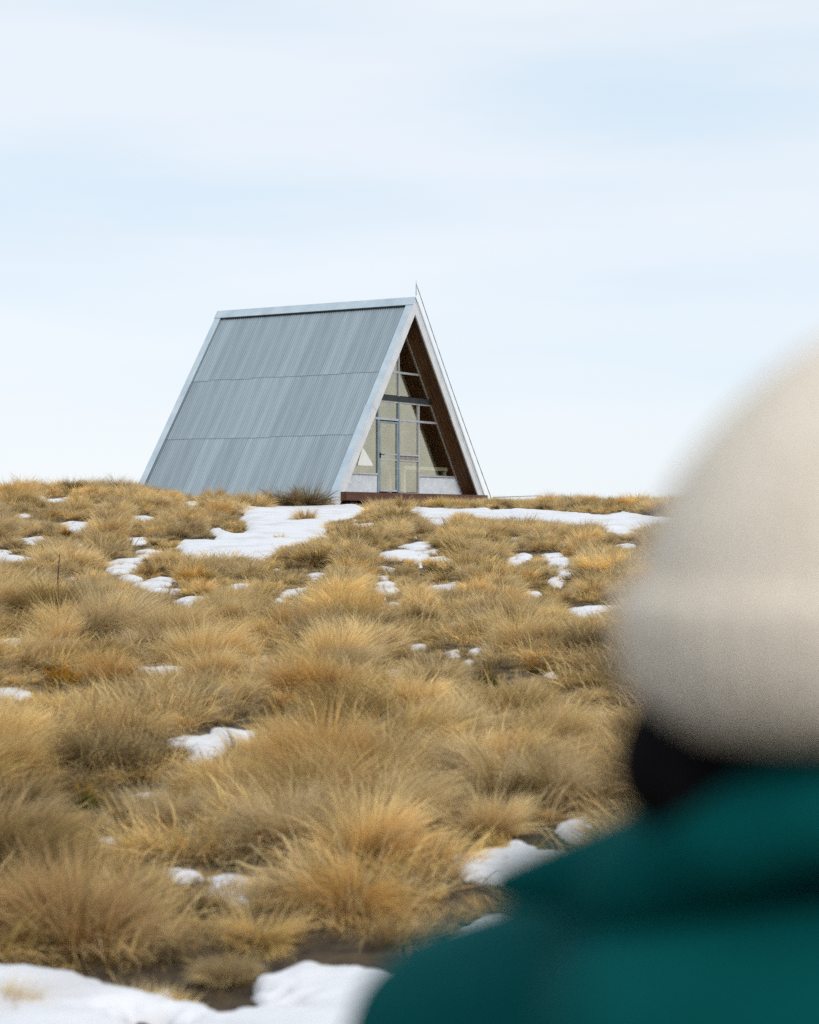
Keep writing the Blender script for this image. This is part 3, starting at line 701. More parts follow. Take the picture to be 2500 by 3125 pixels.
# ------------------------------------------------------------------ grass
def blades_mesh(name, seed, n, R0, Hh, seg, width, droop, comb, mat, stiff=0.0, spread=1.0, lenvar=(.55, 1.25)):
    r = np.random.default_rng(seed)
    # blades grow in locks that bend together, plus a share of strays
    nl = 44 if n > 1500 else 26
    lr = R0 * np.sqrt(r.random(nl)); la = r.random(nl) * 2 * np.pi
    lt = np.abs(r.normal(.08, .10, nl)) + (lr / R0) * .75 * spread * r.random(nl) ** .6
    lk = droop * (.45 + .8 * r.random(nl)); ll = lenvar[0] + (lenvar[1] - lenvar[0]) * (.25 + .75 * r.random(nl))
    laz = la + r.normal(0, .35, nl)
    lc = r.random(nl)
    L_ = r.integers(0, nl, n)
    stray = r.random(n) < .22
    bx = lr[L_] * np.cos(la[L_]) + r.normal(0, .16 * R0, n); by = lr[L_] * np.sin(la[L_]) + r.normal(0, .16 * R0, n)
    base = np.stack([bx, by, np.full(n, -.03)], 1)
    az0 = np.where(stray, np.arctan2(by, bx) + r.normal(0, .5, n), laz[L_] + r.normal(0, .20, n))
    az = az0
    rad = np.hypot(bx, by)
    th = np.where(stray, np.abs(r.normal(.1, .15, n)) + (rad / R0) * .5 * spread * r.random(n), np.abs(lt[L_] + r.normal(0, .10, n)))
    kap = np.where(stray, droop * (.3 + r.random(n)), lk[L_] * (1 + r.normal(0, .16, n)))
    ln = Hh * np.where(stray, lenvar[0] + (lenvar[1] * 1.1 - lenvar[0]) * r.random(n), ll[L_] * (.72 + .36 * r.random(n)))
    P = [base]
    pos = base.copy()
    dirs = []
    for k in range(seg):
        s = (k + .5) / seg
        t = np.clip(th + kap * s ** 1.5, 0, 2.35)
        d = np.stack([np.sin(t) * np.cos(az), np.sin(t) * np.sin(az), np.cos(t)], 1)
        d[:, 0] += comb[0] * s; d[:, 1] += comb[1] * s
        d += r.normal(0, .03 * (1 - stiff), d.shape)
        d /= np.linalg.norm(d, axis=1)[:, None]
        pos = pos + d * (ln / seg)[:, None]
        dirs.append(d); P.append(pos.copy())
    P = np.stack(P, 1)                                        # n, seg+1, 3
    rv = r.normal(0, 1, (n, 3))
    wv = np.cross(dirs[0], rv); wv /= np.linalg.norm(wv, axis=1)[:, None]
    wd = width * (.6 + .8 * r.random(n))
    vs, cs = [], []
    c2 = np.clip(.45 * r.random(n) + .55 * lc[L_], 0, 1); c3 = r.random(n)
    for k in range(seg + 1):
        s = k / seg
        prof = (1 - .75 * s ** 1.5) if k < seg else 0
        col = np.stack([np.full(n, s), c2, c3, np.ones(n)], 1)
        if k < seg:
            vs += [P[:, k] - wv * (wd * prof * .5)[:, None], P[:, k] + wv * (wd * prof * .5)[:, None]]
            cs += [col, col]
        else:
            vs.append(P[:, k]); cs.append(col)
    V = np.stack(vs, 1).reshape(-1, 3); C = np.stack(cs, 1).reshape(-1, 4)
    V[:, 2] = np.maximum(V[:, 2], -.04)
    m_ = 2 * seg + 1
    o_ = np.arange(n) * m_
    quads = np.concatenate([np.stack([o_ + 2 * k, o_ + 2 * k + 1, o_ + 2 * k + 3, o_ + 2 * k + 2], 1) for k in range(seg - 1)]) if seg > 1 else np.zeros((0, 4), int)
    tris = np.stack([o_ + 2 * seg - 2, o_ + 2 * seg - 1, o_ + 2 * seg], 1)
    me = bpy.data.meshes.new(name)
    me.vertices.add(len(V)); me.vertices.foreach_set('co', V.ravel())
    loops = np.concatenate([quads.ravel(), tris.ravel()])
    me.loops.add(len(loops)); me.loops.foreach_set('vertex_index', loops)
    nq, nt = len(quads), len(tris)
    me.polygons.add(nq + nt)
    me.polygons.foreach_set('loop_start', np.concatenate([np.arange(nq) * 4, nq * 4 + np.arange(nt) * 3]))
    a = me.attributes.new('blade', 'FLOAT_COLOR', 'POINT')
    a.data.foreach_set('color', C.astype(np.float32).ravel())
    me.update(calc_edges=True)
    me.polygons.foreach_set('use_smooth', np.ones(nq + nt, bool))
    me.materials.append(mat)
    return me

COMB = (.22, -.10)
NEAR, FAR = {}, {}
def tuss(name, seed, n, seg, width, mat, k):
    hh = (.50, .60, .44, .56, .66, .50)[k % 6]
    dr = (1.6, 1.05, 2.0, 1.45, .85, 1.9)[k % 6]
    cb = ((.22, -.10), (.30, 0), (.10, -.25), (-.12, -.12), (.35, .1), (.05, .1))[k % 6]
    return blades_mesh(name, seed, n, .17, hh, seg, width, dr, cb, mat, spread=1.25 + .25 * (k % 3))
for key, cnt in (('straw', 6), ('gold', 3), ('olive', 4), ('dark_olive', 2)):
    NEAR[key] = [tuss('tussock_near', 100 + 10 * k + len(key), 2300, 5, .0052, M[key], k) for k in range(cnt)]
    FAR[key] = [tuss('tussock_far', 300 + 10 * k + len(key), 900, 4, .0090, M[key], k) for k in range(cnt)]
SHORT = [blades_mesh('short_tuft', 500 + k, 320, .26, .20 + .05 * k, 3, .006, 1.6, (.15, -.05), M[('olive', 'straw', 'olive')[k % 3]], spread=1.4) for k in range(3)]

# --- where the clumps stand
def hut_uv(x, y):
    dx, dy = x - HUT.x, y - HUT.y
    c, s = math.cos(RZ), math.sin(RZ)
    return dx * c + dy * s, -dx * s + dy * c
def in_hut(x, y, pad=.1):
    u, v = hut_uv(x, y)
    return (u > -.25 - pad) & (u < W + .25 + pad) & (v > -.25 - pad) & (v < L + pad)
CELL = 5.0                                    # photograph pixels per raster cell
gx_, gy_ = np.meshgrid((np.arange(520) - 10 + .5) * CELL, (np.arange(340) + 280 + .5) * CELL)
SID = np.zeros(gx_.shape, int)                # which patch (or protected plant) each cell shows
def add_keep(poly, k):
    poly = np.asarray(poly); a, b = poly.min(0), poly.max(0)
    box_ = (gx_ >= a[0]) & (gx_ <= b[0]) & (gy_ >= a[1]) & (gy_ <= b[1])
    idx = np.where(box_)
    if len(idx[0]) == 0: return
    ins = inside(poly, gx_[idx], gy_[idx])
    SID[idx[0][ins], idx[1][ins]] = k
NK = len(SNOW) + 1
for k, (pl, _) in enumerate(SNOW): add_keep(pl, k + 1)
def seal():
    global AREA, COVERED, NCOV
    AREA = np.bincount(SID.ravel(), minlength=NK + 1).astype(float)
    COVERED = np.zeros(SID.shape, bool); NCOV = np.zeros(NK + 1)
def outline(x, y, h, w):
    px, py = to_px(x, y, float(ground(x, y)))
    k = F / y
    hw, hh = w * k, h * k
    c0, c1 = int((px - hw) / CELL) + 10, int((px + hw) / CELL) + 11
    r0, r1 = int((py - hh) / CELL) - 280, int((py + hh * .25) / CELL) - 279
    c0, c1, r0, r1 = max(c0, 0), min(c1, SID.shape[1]), max(r0, 0), min(r1, SID.shape[0])
    if c0 >= c1 or r0 >= r1: return None
    X_, Y_ = gx_[r0:r1, c0:c1], gy_[r0:r1, c0:c1]
    dy = (py - Y_); vv_ = np.where(dy > 0, dy / hh, -dy / (hh * .25 + 1e-6))
    m_ = ((X_ - px) / hw) ** 2 + vv_ ** 2 < 1
    return (slice(r0, r1), slice(c0, c1)), m_
def try_place(x, y, h, w, share):
    """False if a clump this big would hide too much of some snow patch; else book what it hides"""
    o_ = outline(x, y, h, w)
    if o_ is None: return True
    sl, m_ = o_
    ids = SID[sl]; new = m_ & (ids > 0) & ~COVERED[sl]
    if not new.any(): return True
    cnt = np.bincount(ids[new], minlength=NK + 1)
    hit = np.nonzero(cnt)[0]
    if y < 14: share = share * .5
    if np.any(NCOV[hit] + cnt[hit] > share * AREA[hit]): return False
    NCOV[hit] += cnt[hit]
    COVERED[sl] |= new
    return True
def snow_hit(px, py):
    c, r = int(px / CELL + 10), int(py / CELL - 280)
    return 0 <= c < SID.shape[1] and 0 <= r < SID.shape[0] and SID[r, c] > 0
HOLE = np.array(EXTRA_HOLE)

HGT = .54        # typical visible height of a unit clump
FEATURE = [
 # base pixel, kind, variant, scale, spin, label
 ((235, 2905), 'gold', 1, 0.66, 0.4, 'big orange brown tussock at lower left, right above the bottom snow bank'),
 ((95, 2860), 'gold', 0, 0.55, 2.0, 'orange brown tussock cut by the left edge above the bottom snow bank'),
 ((1075, 2790), 'gold', 2, 0.61, 0.2, 'upright golden sheaf of grass above the dark path hollow'),
 ((900, 2600), 'straw', 3, 0.64, 5.0, 'tall pale tussock behind the snow block in the near grass'),
 ((30, 2730), 'dark_olive', 1, 0.71, 1.0, 'dark bottomed tussock at the left edge of the near grass'),
 ((1500, 2560), 'straw', 4, 0.64, 0.6, 'tall straw tussock rising above the shaded snow bank at right'),
 ((1690, 2300), 'olive', 1, 0.71, 0.3, 'tall arching tussock left of the cream hat'),
 ((1130, 2640), 'straw', 1, 0.66, 0.1, 'broad straw tussock left of the shaded snow bank'),
 ((790, 2900), 'olive', 2, 0.43, 3.0, 'low brown tussock between the snow block and the bottom snow'),
 ((700, 3010), 'olive', 0, 0.31, 3.0, 'small brown tuft at the edge of the bottom snow bank'),
 ((520, 2330), 'dark_olive', 0, 0.55, 3.3, 'dark tussock below the bright angular snow patch'),
 ((868, 1553), 'dark_olive', 0, 1.28, 0.3, 'left dark bush of the pair against the hut roof'),
 ((935, 1553), 'dark_olive', 1, 1.20, 2.6, 'right dark bush of the pair against the hut roof'),
 ((775, 1556), 'olive', 1, 1.00, 1.6, 'dark tussock at the foot of the hut roof, left of the bare sheet corner'),
 ((650, 1540), 'gold', 1, 1.15, 4.0, 'reddish upright tussock standing before the hut roof'),
 ((935, 1594), 'straw', 1, 0.58, 4.4, 'lone straw tuft in the upper part of the large snowfield'),
 ((855, 1655), 'gold', 0, 0.60, 1.1, 'lone golden tuft in the lower part of the large snowfield'),
 ((735, 1625), 'dark_olive', 1, 0.45, 0.9, 'small dark tuft at the left side of the large snowfield'),
 ((470, 1755), 'dark_olive', 0, 0.81, 0.9, 'dark tussock with snow wrapped round its foot'),
 ((735, 1680), 'straw', 3, 0.25, 0.9, 'tiny straw tuft poking through the lower snowfield'),
 ((455, 1762), 'gold', 1, 0.35, 2.9, 'small brown tuft in front of the dark tussock'),
 ((1225, 1560), 'olive', 3, 0.72, 2.9, 'olive tussock right before the middle of the hut deck'),
 ((1125, 1575), 'straw', 4, 0.68, 1.9, 'straw tussock in front of the hut deck, left of the door'),
 ((8, 3140), 'straw', 1, 0.45, 2.0, 'blurred straw tuft in the very bottom left corner'),
 ((1800, 2015), 'dark_olive', 1, 0.85, 2.0, 'dark tussock beside the lower left of the cream hat'),
]
PERSON_PX = [(1880, 2050), (2020, 1500), (2300, 1150), (2600, 1000), (2600, 3300), (1000, 3300), (1350, 2880), (1740, 2600), (1850, 2350)]
SPEAR = [((385, 1697), 'spear_green', 0.95, 'spiky orange tipped speargrass beside snow, brightest on the left slope'),
         ((205, 1640), 'spear', 0.44, 'rust orange speargrass left of the brightest one'),
         ((125, 1612), 'spear', 0.33, 'small dark orange speargrass near the left edge'),
         ((495, 1592), 'spear_green', 0.33, 'greenish yellow speargrass right above the brightest one'),
         ((1325, 1752), 'spear_green', 0.41, 'yellow green speargrass below the hut door snow cluster'),
         ((1300, 1600), 'spear', 0.25, 'small orange speargrass below the hut deck'),
         ((190, 2112), 'spear', 0.5, 'orange speargrass right of the left edge snow patch'),
         ((850, 2190), 'spear', 0.30, 'low orange speargrass right above the bright angular snow patch'),
         ((1480, 2100), 'spear_green', 0.44, 'low green and orange speargrass mat under the arching grass at right'),
         ((1640, 2065), 'spear', 0.39, 'orange speargrass by a tiny snow spot at right'),
         ((1835, 2020), 'spear', 0.33, 'orange speargrass against the left side of the cream hat'),
         ((265, 2480), 'spear_green', 0.39, 'olive green speargrass among the grass at lower left')]
spear_xy = [px_ground(*a[0]) for a in SPEAR]
for a in SPEAR:                                             # nothing taller grows right in front of these
    (bx, by), sc = a[0], a[2]
    w_ = .26 * sc * F / px_ground(bx, by)[1]
    add_keep([(bx - w_, by - w_ * .9), (bx + w_, by - w_ * .9), (bx + w_, by - w_ * .15), (bx - w_, by - w_ * .15)], NK)
seal()
cand = []
feat_xy = []
for (bp_, kind, k, sc, rz, lab) in FEATURE:
    q = px_ground(*bp_)
    feat_xy.append(q)
    for tr_ in (1, .85, .7, .55):
        if try_place(q[0], q[1], HGT * sc * tr_, .5 * sc * tr_, .22): break
    sc = sc * tr_
    cand.append(dict(x=q[0], y=q[1], s=sc, rz=rz, kind=kind, k=k, label=lab))

y = 4.3
rows = []
while y < 68:
    step = .48 if y < 12 else (.55 if y < 50 else .66)
    half = .31 * y + 3.0
    x = -half + RNG.random() * step
    while x < half:
        rows.append((x + RNG.normal(0, .15), y + RNG.normal(0, .15)))
        x += step * (.85 + .4 * RNG.random())
    y += step * .88
HOLLOW = np.array([(560, 2760), (1000, 2850), (1330, 2690), (1600, 2600), (1560, 2800), (1300, 2960), (880, 3000), (600, 2950)])
anchors = np.array(feat_xy + list(spear_xy))
rows = [rows[i] for i in RNG.permutation(len(rows))]
for (x, y) in rows:
    if y < 4 or in_hut(x, y, .25): continue
    if np.min(np.hypot(anchors[:, 0] - x, anchors[:, 1] - y)) < .34: continue
    px, py = to_px(x, y, float(ground(x, y)))
    if py > 2925 and px < 1400: continue                    # the bottom snow bank and its margin stay open
    if math.hypot(x - .23, y - 1.1) < 1.2: continue
    # dark path hollow: only low dark growth there
    hollow = False
    if inside(HOLLOW, px, py):
        hollow = True
        if RNG.random() < (.35 if px < 1150 else .8): continue
    if snow_hit(px, py): continue
    s = RNG.uniform(.46, 1.0) * float(np.interp(y, [6, 10, 16, 30, 50], [.88, .90, .92, .92, .85]))
    if y > 51: s *= .8
    if y > 46 and px > 1450: s *= .85
    if hollow: s *= .42
    ok = False
    for tr_ in (1, .8, .62, .46, .34, .25):
        if try_place(x, y, HGT * s * tr_, .50 * s * tr_, .20):
            s *= tr_; ok = True; break
    if not ok: continue
    # keep the glazed gable and deck clear of tall tops
    if 1030 < px < 1490 and y > 44:
        ztop = float(ground(x, y)) + HGT * 1.25 * s
        if to_px(x, y, ztop)[1] < 1518: s *= .5
    if 430 < px < 1060 and y > 43:
        lim = 1478 if px < 700 else 1500
        ztop = float(ground(x, y)) + HGT * 1.2 * s
        if to_px(x, y, ztop)[1] < lim: s *= .7
    u = RNG.random()
    warm = math.sin(x * .9 + y * .37) * math.cos(y * .5 - x * .3)
    kind = 'olive' if u < .20 + .12 * warm else ('dark_olive' if u < .32 + .12 * warm else ('gold' if u > .90 else 'straw'))
    if hollow: kind = 'dark_olive'
    cand.append(dict(x=x, y=y, s=s, rz=RNG.uniform(-.9, .9) if RNG.random() < .75 else RNG.random() * 6.28, kind=kind, k=int(RNG.integers(0, 6)), label=None))

# score: how large each one shows in the picture
for c in cand:
    z = float(ground(c['x'], c['y']))
    px, py = to_px(c['x'], c['y'], z + .2 * c['s'])
    c['px'], c['py'] = px, py
    vis = -60 < px < 2560 and py < 3200 and not bool(inside(np.array(PERSON_PX), px, py))
    c['score'] = (c['s'] / c['y'] if vis else 0) + (100 if c['label'] else 0)
cand.sort(key=lambda c: -c['score'])
singles, mass = cand[:300], cand[300:]
KW = {'straw': 'pale straw', 'gold': 'golden brown', 'olive': 'olive brown', 'dark_olive': 'dark olive'}
for c in singles:
    near = c['y'] < 24
    lst = (NEAR if near else FAR)[c['kind']]
    o = obj('tussock', lst[c['k'] % len(lst)])
    zz = float(ground(c['x'], c['y']))
    o.location = (c['x'], c['y'], zz)
    o.rotation_euler = (RNG.normal(0, .06), RNG.normal(0, .06), c['rz'])
    o.scale = (c['s'] * RNG.uniform(.92, 1.12), c['s'] * RNG.uniform(.92, 1.12), c['s'] * RNG.uniform(.92, 1.08))
    c['o'] = o
    if c['label']:
        tag(o, c['label'], 'tussock', 'tussocks that stand out on the slope')
LAND = [(1260, 1530, 'hut deck'), (930, 1590, 'large snowfield'), (700, 1690, 'large snowfield foot'), (1600, 1570, 'long snow strip'), (385, 1680, 'brightest speargrass'),
        (460, 1740, 'snow wrapped dark tussock'), (400, 1590, 'left oval snow patch'), (60, 1700, 'left edge snow slivers'), (580, 1835, 'tapering snow patch'), (905, 1803, 'mid slope snow patch'),
        (1180, 1800, 'two step snow patch'), (1240, 1690, 'door snow cluster'), (1580, 1690, 'notched snow patch'), (1715, 1760, 'zigzag snow patch'), (1800, 1870, 'forked snow patch'),
        (480, 2040, 'curved snow patch'), (35, 1952, 'left edge snow strip'), (810, 2008, 'lumpy snow spot'), (1395, 1985, 'lower centre snow trio'), (1190, 2050, 'small centre snow lump'),
        (645, 2270, 'bright angular snow patch'), (50, 2110, 'left edge snow patch'), (190, 2110, 'left orange speargrass'), (1480, 2095, 'green speargrass mat'), (710, 2700, 'near snow block'),
        (530, 2650, 'blurred snow streak'), (330, 2560, 'small blurred snow lump'), (440, 2415, 'thin snow sliver'), (300, 2990, 'bottom snow bank'), (1560, 2600, 'shaded snow bank'),
        (1690, 2250, 'tall arching tussock'), (1500, 2500, 'tall right straw tussock'), (1075, 2700, 'golden sheaf'), (900, 2520, 'tall pale tussock'), (1420, 2830, 'sleeve snow hump'),
        (235, 2800, 'big orange brown tussock'), (178, 1780, 'tall dead stalk'), (1640, 2060, 'right orange speargrass'), (850, 2185, 'low orange speargrass'), (520, 2310, 'lower dark tussock')]
DIRN = ['right of', 'lower right of', 'below', 'lower left of', 'left of', 'upper left of', 'above', 'upper right of']
SIZE = ('small', 'mid sized', 'large')
todo = sorted([c for c in singles if not c['label']], key=lambda c: c['score'], reverse=True)
used_l = {}
for c in todo:
    opts = []
    for (lx, ly, nm) in LAND:
        dx, dy = c['px'] - lx, c['py'] - ly
        dist = math.hypot(dx, dy)
        if dist < 25: continue
        opts.append((dist, '%s the %s' % (DIRN[int(round(math.atan2(dy, dx) / (math.pi / 4))) % 8], nm), nm))
    opts.sort()
    sz = SIZE[0 if c['s'] < .72 else (1 if c['s'] < 1.0 else 2)]
    pick = None
    for dist, ph, nm in opts[:4]:
        how = 'close' if dist < 130 else ('a short way' if dist < 260 else 'well')
        lab = '%s %s tussock %s %s' % (sz, KW[c['kind']], how, ph)
        if lab not in used_l: pick = lab; break
    if pick is None:
        dist, ph, nm = opts[0]
        how = 'close' if dist < 130 else ('a short way' if dist < 260 else 'well')
        pick = '%s %s tussock %s %s' % (sz, KW[c['kind']], how, ph)
    used_l.setdefault(pick, []).append(c)
    tag(c['o'], pick, 'tussock', '%s tussocks %s' % (KW[c['kind']], 'in the near rows' if c['y'] < 12 else 'on the middle slope'))
for lab, cs in used_l.items():
    if len(cs) > 1:
        for c in cs: c['o']['group'] = 'alike: ' + lab

def scatter(name, items, meshes, label, cat, kind='stuff'):
    """one object: geometry-node instances of a few clump meshes on points"""
    n_ = len(items)
    me = bpy.data.meshes.new(name + '_points')
    me.vertices.add(n_)
    co = np.array([(c['x'], c['y'], float(ground(c['x'], c['y']))) for c in items], np.float32)
    me.vertices.foreach_set('co', co.ravel())
    at = me.attributes.new('turn', 'FLOAT_VECTOR', 'POINT'); at.data.foreach_set('vector', np.array([(RNG.normal(0, .07), RNG.normal(0, .07), c['rz']) for c in items], np.float32).ravel())
    at = me.attributes.new('size', 'FLOAT', 'POINT'); at.data.foreach_set('value', np.array([c['s'] for c in items], np.float32))
    at = me.attributes.new('pick', 'INT', 'POINT'); at.data.foreach_set('value', np.array([c['i'] for c in items], np.int32))
    o = obj(name, me)
    for mm in meshes:
        if mm.materials[0].name not in [q.name for q in me.materials]: me.materials.append(mm.materials[0])
    ng = bpy.data.node_groups.new(name, 'GeometryNodeTree')
    ng.interface.new_socket('Geometry', in_out='INPUT', socket_type='NodeSocketGeometry')
    ng.interface.new_socket('Geometry', in_out='OUTPUT', socket_type='NodeSocketGeometry')
    N, Lk = ng.nodes, ng.links
    gi, go_ = N.new('NodeGroupInput'), N.new('NodeGroupOutput')
    def named(nm, dt):
        q = N.new('GeometryNodeInputNamedAttribute'); q.data_type = dt; q.inputs['Name'].default_value = nm
        return q.outputs['Attribute']
    turn, size, pick = named('turn', 'FLOAT_VECTOR'), named('size', 'FLOAT'), named('pick', 'INT')
    join = N.new('GeometryNodeJoinGeometry')
    for i, mm in enumerate(meshes):
        src = bpy.data.objects.new(name + '_source', mm)           # mesh source only, never linked to the scene
        oi = N.new('GeometryNodeObjectInfo'); oi.inputs['Object'].default_value = src; oi.inputs['As Instance'].default_value = False
        cmpn = N.new('FunctionNodeCompare'); cmpn.data_type = 'INT'; cmpn.operation = 'EQUAL'
        Lk.new(pick, cmpn.inputs[2]); cmpn.inputs[3].default_value = i
        ip = N.new('GeometryNodeInstanceOnPoints')
        Lk.new(gi.outputs[0], ip.inputs['Points']); Lk.new(cmpn.outputs[0], ip.inputs['Selection'])
        Lk.new(oi.outputs['Geometry'], ip.inputs['Instance'])
        e2r = N.new('FunctionNodeEulerToRotation'); Lk.new(turn, e2r.inputs[0]); Lk.new(e2r.outputs[0], ip.inputs['Rotation'])
        Lk.new(size, ip.inputs['Scale'])
        Lk.new(ip.outputs[0], join.inputs[0])
    Lk.new(join.outputs[0], go_.inputs[0])
    md = o.modifiers.new('scatter', 'NODES'); md.node_group = ng
    tag(o, label, cat, kind=kind)
    return o

all_m, off = [], {}
for key in FAR:
    off[key] = (len(all_m), len(FAR[key])); all_m += FAR[key]
for c in mass:
    a, b = off[c['kind']]; c['i'] = a + c['k'] % b
scatter('tussock_grassland', mass, all_m, 'straw coloured tussock grass covering the upper slope towards the hut', 'grass')

short = []
y = 4.3
while y < 62:
    step = .24 if y < 20 else .36
    half = .29 * y + 2.6
    for x in np.arange(-half, half, step):
        xx, yy = x + RNG.normal(0, .1), y + RNG.normal(0, .1)
        if in_hut(xx, yy, .1) or yy < 4: continue
        px, py = to_px(xx, yy, float(ground(xx, yy)))
        if py > 2945 and not bool(inside(HOLE, px, py)) : continue
        s = RNG.uniform(.6, 1.2)
        if snow_hit(px, py): continue
        if bool(inside(HOLLOW, px, py)):
            if RNG.random() < .45: continue
            s *= .6
        for tr_ in (1, .55, .3):
            if try_place(xx, yy, .15 * s * tr_, .30 * s * tr_, .27 if tr_ > .4 else .34): break
        else: continue
        s *= tr_
        short.append(dict(x=xx, y=yy, s=s, rz=RNG.random() * 6.28, i=int(RNG.choice([0, 1, 1, 2]))))
    y += step
for q in range(10):
    p_ = px_ground(450 + 33 * q / 1.38 * 1.0 if False else 345 + 18 * q, 3085 + RNG.uniform(-6, 10))
    short.append(dict(x=p_[0], y=p_[1], s=.35, rz=RNG.random() * 6.28, i=1))
for wp, (pl, lab) in zip(SNOW_W, SNOW):                     # blades that poke through the thin snow along its margins
    for a, b in zip(wp, np.roll(wp, -1, 0)):
        ln_ = float(np.hypot(*(b - a)))
        for _ in range(RNG.poisson(ln_ / .55)):
            q = a + (b - a) * RNG.random() + RNG.normal(0, .10, 2)
            if q[1] < 6.3 or in_hut(q[0], q[1], .1): continue
            short.append(dict(x=q[0], y=q[1], s=RNG.uniform(.25, .5), rz=RNG.random() * 6.28, i=int(RNG.choice([0, 1, 2]))))
scatter('short_dry_grass', short, SHORT, 'short dry grass and litter on the soil between the tussocks', 'grass')

# speargrass
SP = {}
for key in ('spear', 'spear_green'):
    SP[key] = blades_mesh('speargrass', 70 + len(key), 130, .10, .40, 2, .022, .25, (0, 0), M[key], stiff=1, spread=1.9, lenvar=(.75, 1.1))
for (bp_, key, sc, lab), q in zip(SPEAR, spear_xy):
    o = obj('speargrass', SP[key])
    o.location = (q[0], q[1], float(ground(*q)) + .03)
    o.scale = (sc,) * 3
    o.rotation_euler = (0, 0, RNG.random() * 6)
    tag(o, lab, 'speargrass', 'orange speargrass rosettes on the slope')

# dead flower stalks
for (bx, by, tx, ty, lab) in ((533, 1500, 528, 1425, 'dead upright flower stalk in front of the hut roof, left side'),
                              (172, 1845, 182, 1690, 'tall dead flower stalk in the grass at the left slope'),
                              (50, 1880, 78, 1838, 'short leaning dead stalk near the left edge')):
    q = px_ground(bx, by)
    z0 = float(ground(*q)); hh = (by - ty) / F * q[1]; dx = (tx - bx) / F * q[1]
    t = empty('flower_stalk', (q[0], q[1], z0))
    obj('stem', tube_mesh('stem', [(0, 0, -.05), (dx * .5, .02, hh * .5), (dx, 0, hh)], [.006, .005, .003], M['stalk'], 6), t)
    pts = [(dx * (.35 + .65 * i / 12), 0, hh * (.35 + .65 * i / 12)) for i in range(13)]
    obj('seed_head', tube_mesh('seed_head', pts, [(.013 if i % 2 else .007) * (1 - .5 * i / 12) for i in range(13)], M['stalk'], 7), t)
    tag(t, lab, 'dead stalk')

# ------------------------------------------------------------------ the person in the foreground
M['skin'] = noise_mat('skin', (0.46, 0.27, 0.19), (0.54, 0.33, 0.24), 8, 0.55)
M['hat'] = noise_mat('cream_wool', (0.74, 0.64, 0.525), (0.83, 0.735, 0.615), 30, 0.95, bump=0.4, bump_scale=120, spec=0.1)
M['hair'] = noise_mat('black_hair', (0.004, 0.004, 0.005), (0.008, 0.007, 0.008), 40, 0.9, stretch=(1, 1, .2), spec=0.08)
M['teal'] = noise_mat('teal_fleece', (0.0, 0.064, 0.064), (0.001, 0.094, 0.093), 6, 0.85, bump=0.15, bump_scale=80, spec=0.06)
M['collar'] = noise_mat('black_fleece', (0.006, 0.007, 0.009), (0.013, 0.014, 0.016), 12, 0.9)
M['trousers'] = noise_mat('charcoal_trousers', (0.03, 0.032, 0.036), (0.05, 0.052, 0.056), 10, 0.85, bump=0.1)
M['boot'] = noise_mat('brown_leather', (0.07, 0.04, 0.022), (0.12, 0.07, 0.04), 8, 0.5)
M['eye'] = noise_mat('eye', (0.7, 0.7, 0.7), (0.8, 0.8, 0.8), 5, 0.2)

PO = Vector((.235, 1.05, 0.0)); PO.z = float(ground(PO.x, PO.y))
FWD = Vector((.64, .77, 0)).normalized(); LEFT = Vector((-FWD.y, FWD.x, 0)); UP = Vector((0, 0, 1))
def P(l, f, z): return LEFT * l + FWD * f + UP * z          # person-local point: left, forward, height over the ground
person = empty('person', PO)
tag(person, 'person in a cream knit hat and teal jacket, close in front, seen from behind', 'person')

def blob(parts, name, mat, parent, voxel=.008, smooth=6):
    bm = bmesh.new()
    for pt in parts:
        if pt[0] == 'cap':
            _, a, b, ra, rb = pt
            b2 = bmesh.new()
            bmesh.ops.create_icosphere(b2, subdivisions=2, radius=1)
            vs = []
            for v in b2.verts: vs.append(a + v.co * ra)
            for v in b2.verts: vs.append(b + v.co * rb)
            b2.free()
            b3 = bmesh.new()
            for v in vs: b3.verts.new(v)
            r = bmesh.ops.convex_hull(b3, input=list(b3.verts))
            bmesh.ops.delete(b3, geom=[v for v in b3.verts if not v.link_faces], context='VERTS')
            tmp = bpy.data.meshes.new('t'); b3.to_mesh(tmp); b3.free()
            bm.from_mesh(tmp); bpy.data.meshes.remove(tmp)
        else:
            _, c, ax, ay, az = pt                              # half axes as vectors
            b3 = bmesh.new(); bmesh.ops.create_icosphere(b3, subdivisions=4, radius=1)
            for v in b3.verts: v.co = c + ax * v.co.x + ay * v.co.y + az * v.co.z
            tmp = bpy.data.meshes.new('t'); b3.to_mesh(tmp); b3.free()
            bm.from_mesh(tmp); bpy.data.meshes.remove(tmp)
    me = bpy.data.meshes.new(name); bm.to_mesh(me); bm.free()
    tmp = bpy.data.objects.new('tmp', me); SC.collection.objects.link(tmp)
    r = tmp.modifiers.new('r', 'REMESH'); r.mode = 'VOXEL'; r.voxel_size = voxel; r.use_smooth_shade = True
    s = tmp.modifiers.new('s', 'SMOOTH'); s.factor = .5; s.iterations = smooth
    dg = bpy.context.evaluated_depsgraph_get()
    out = bpy.data.meshes.new_from_object(tmp.evaluated_get(dg))
    bpy.data.objects.remove(tmp); bpy.data.meshes.remove(me)
    out.materials.clear(); out.materials.append(mat)
    out.polygons.foreach_set('use_smooth', np.ones(len(out.polygons), bool))
    return obj(name, out, parent)

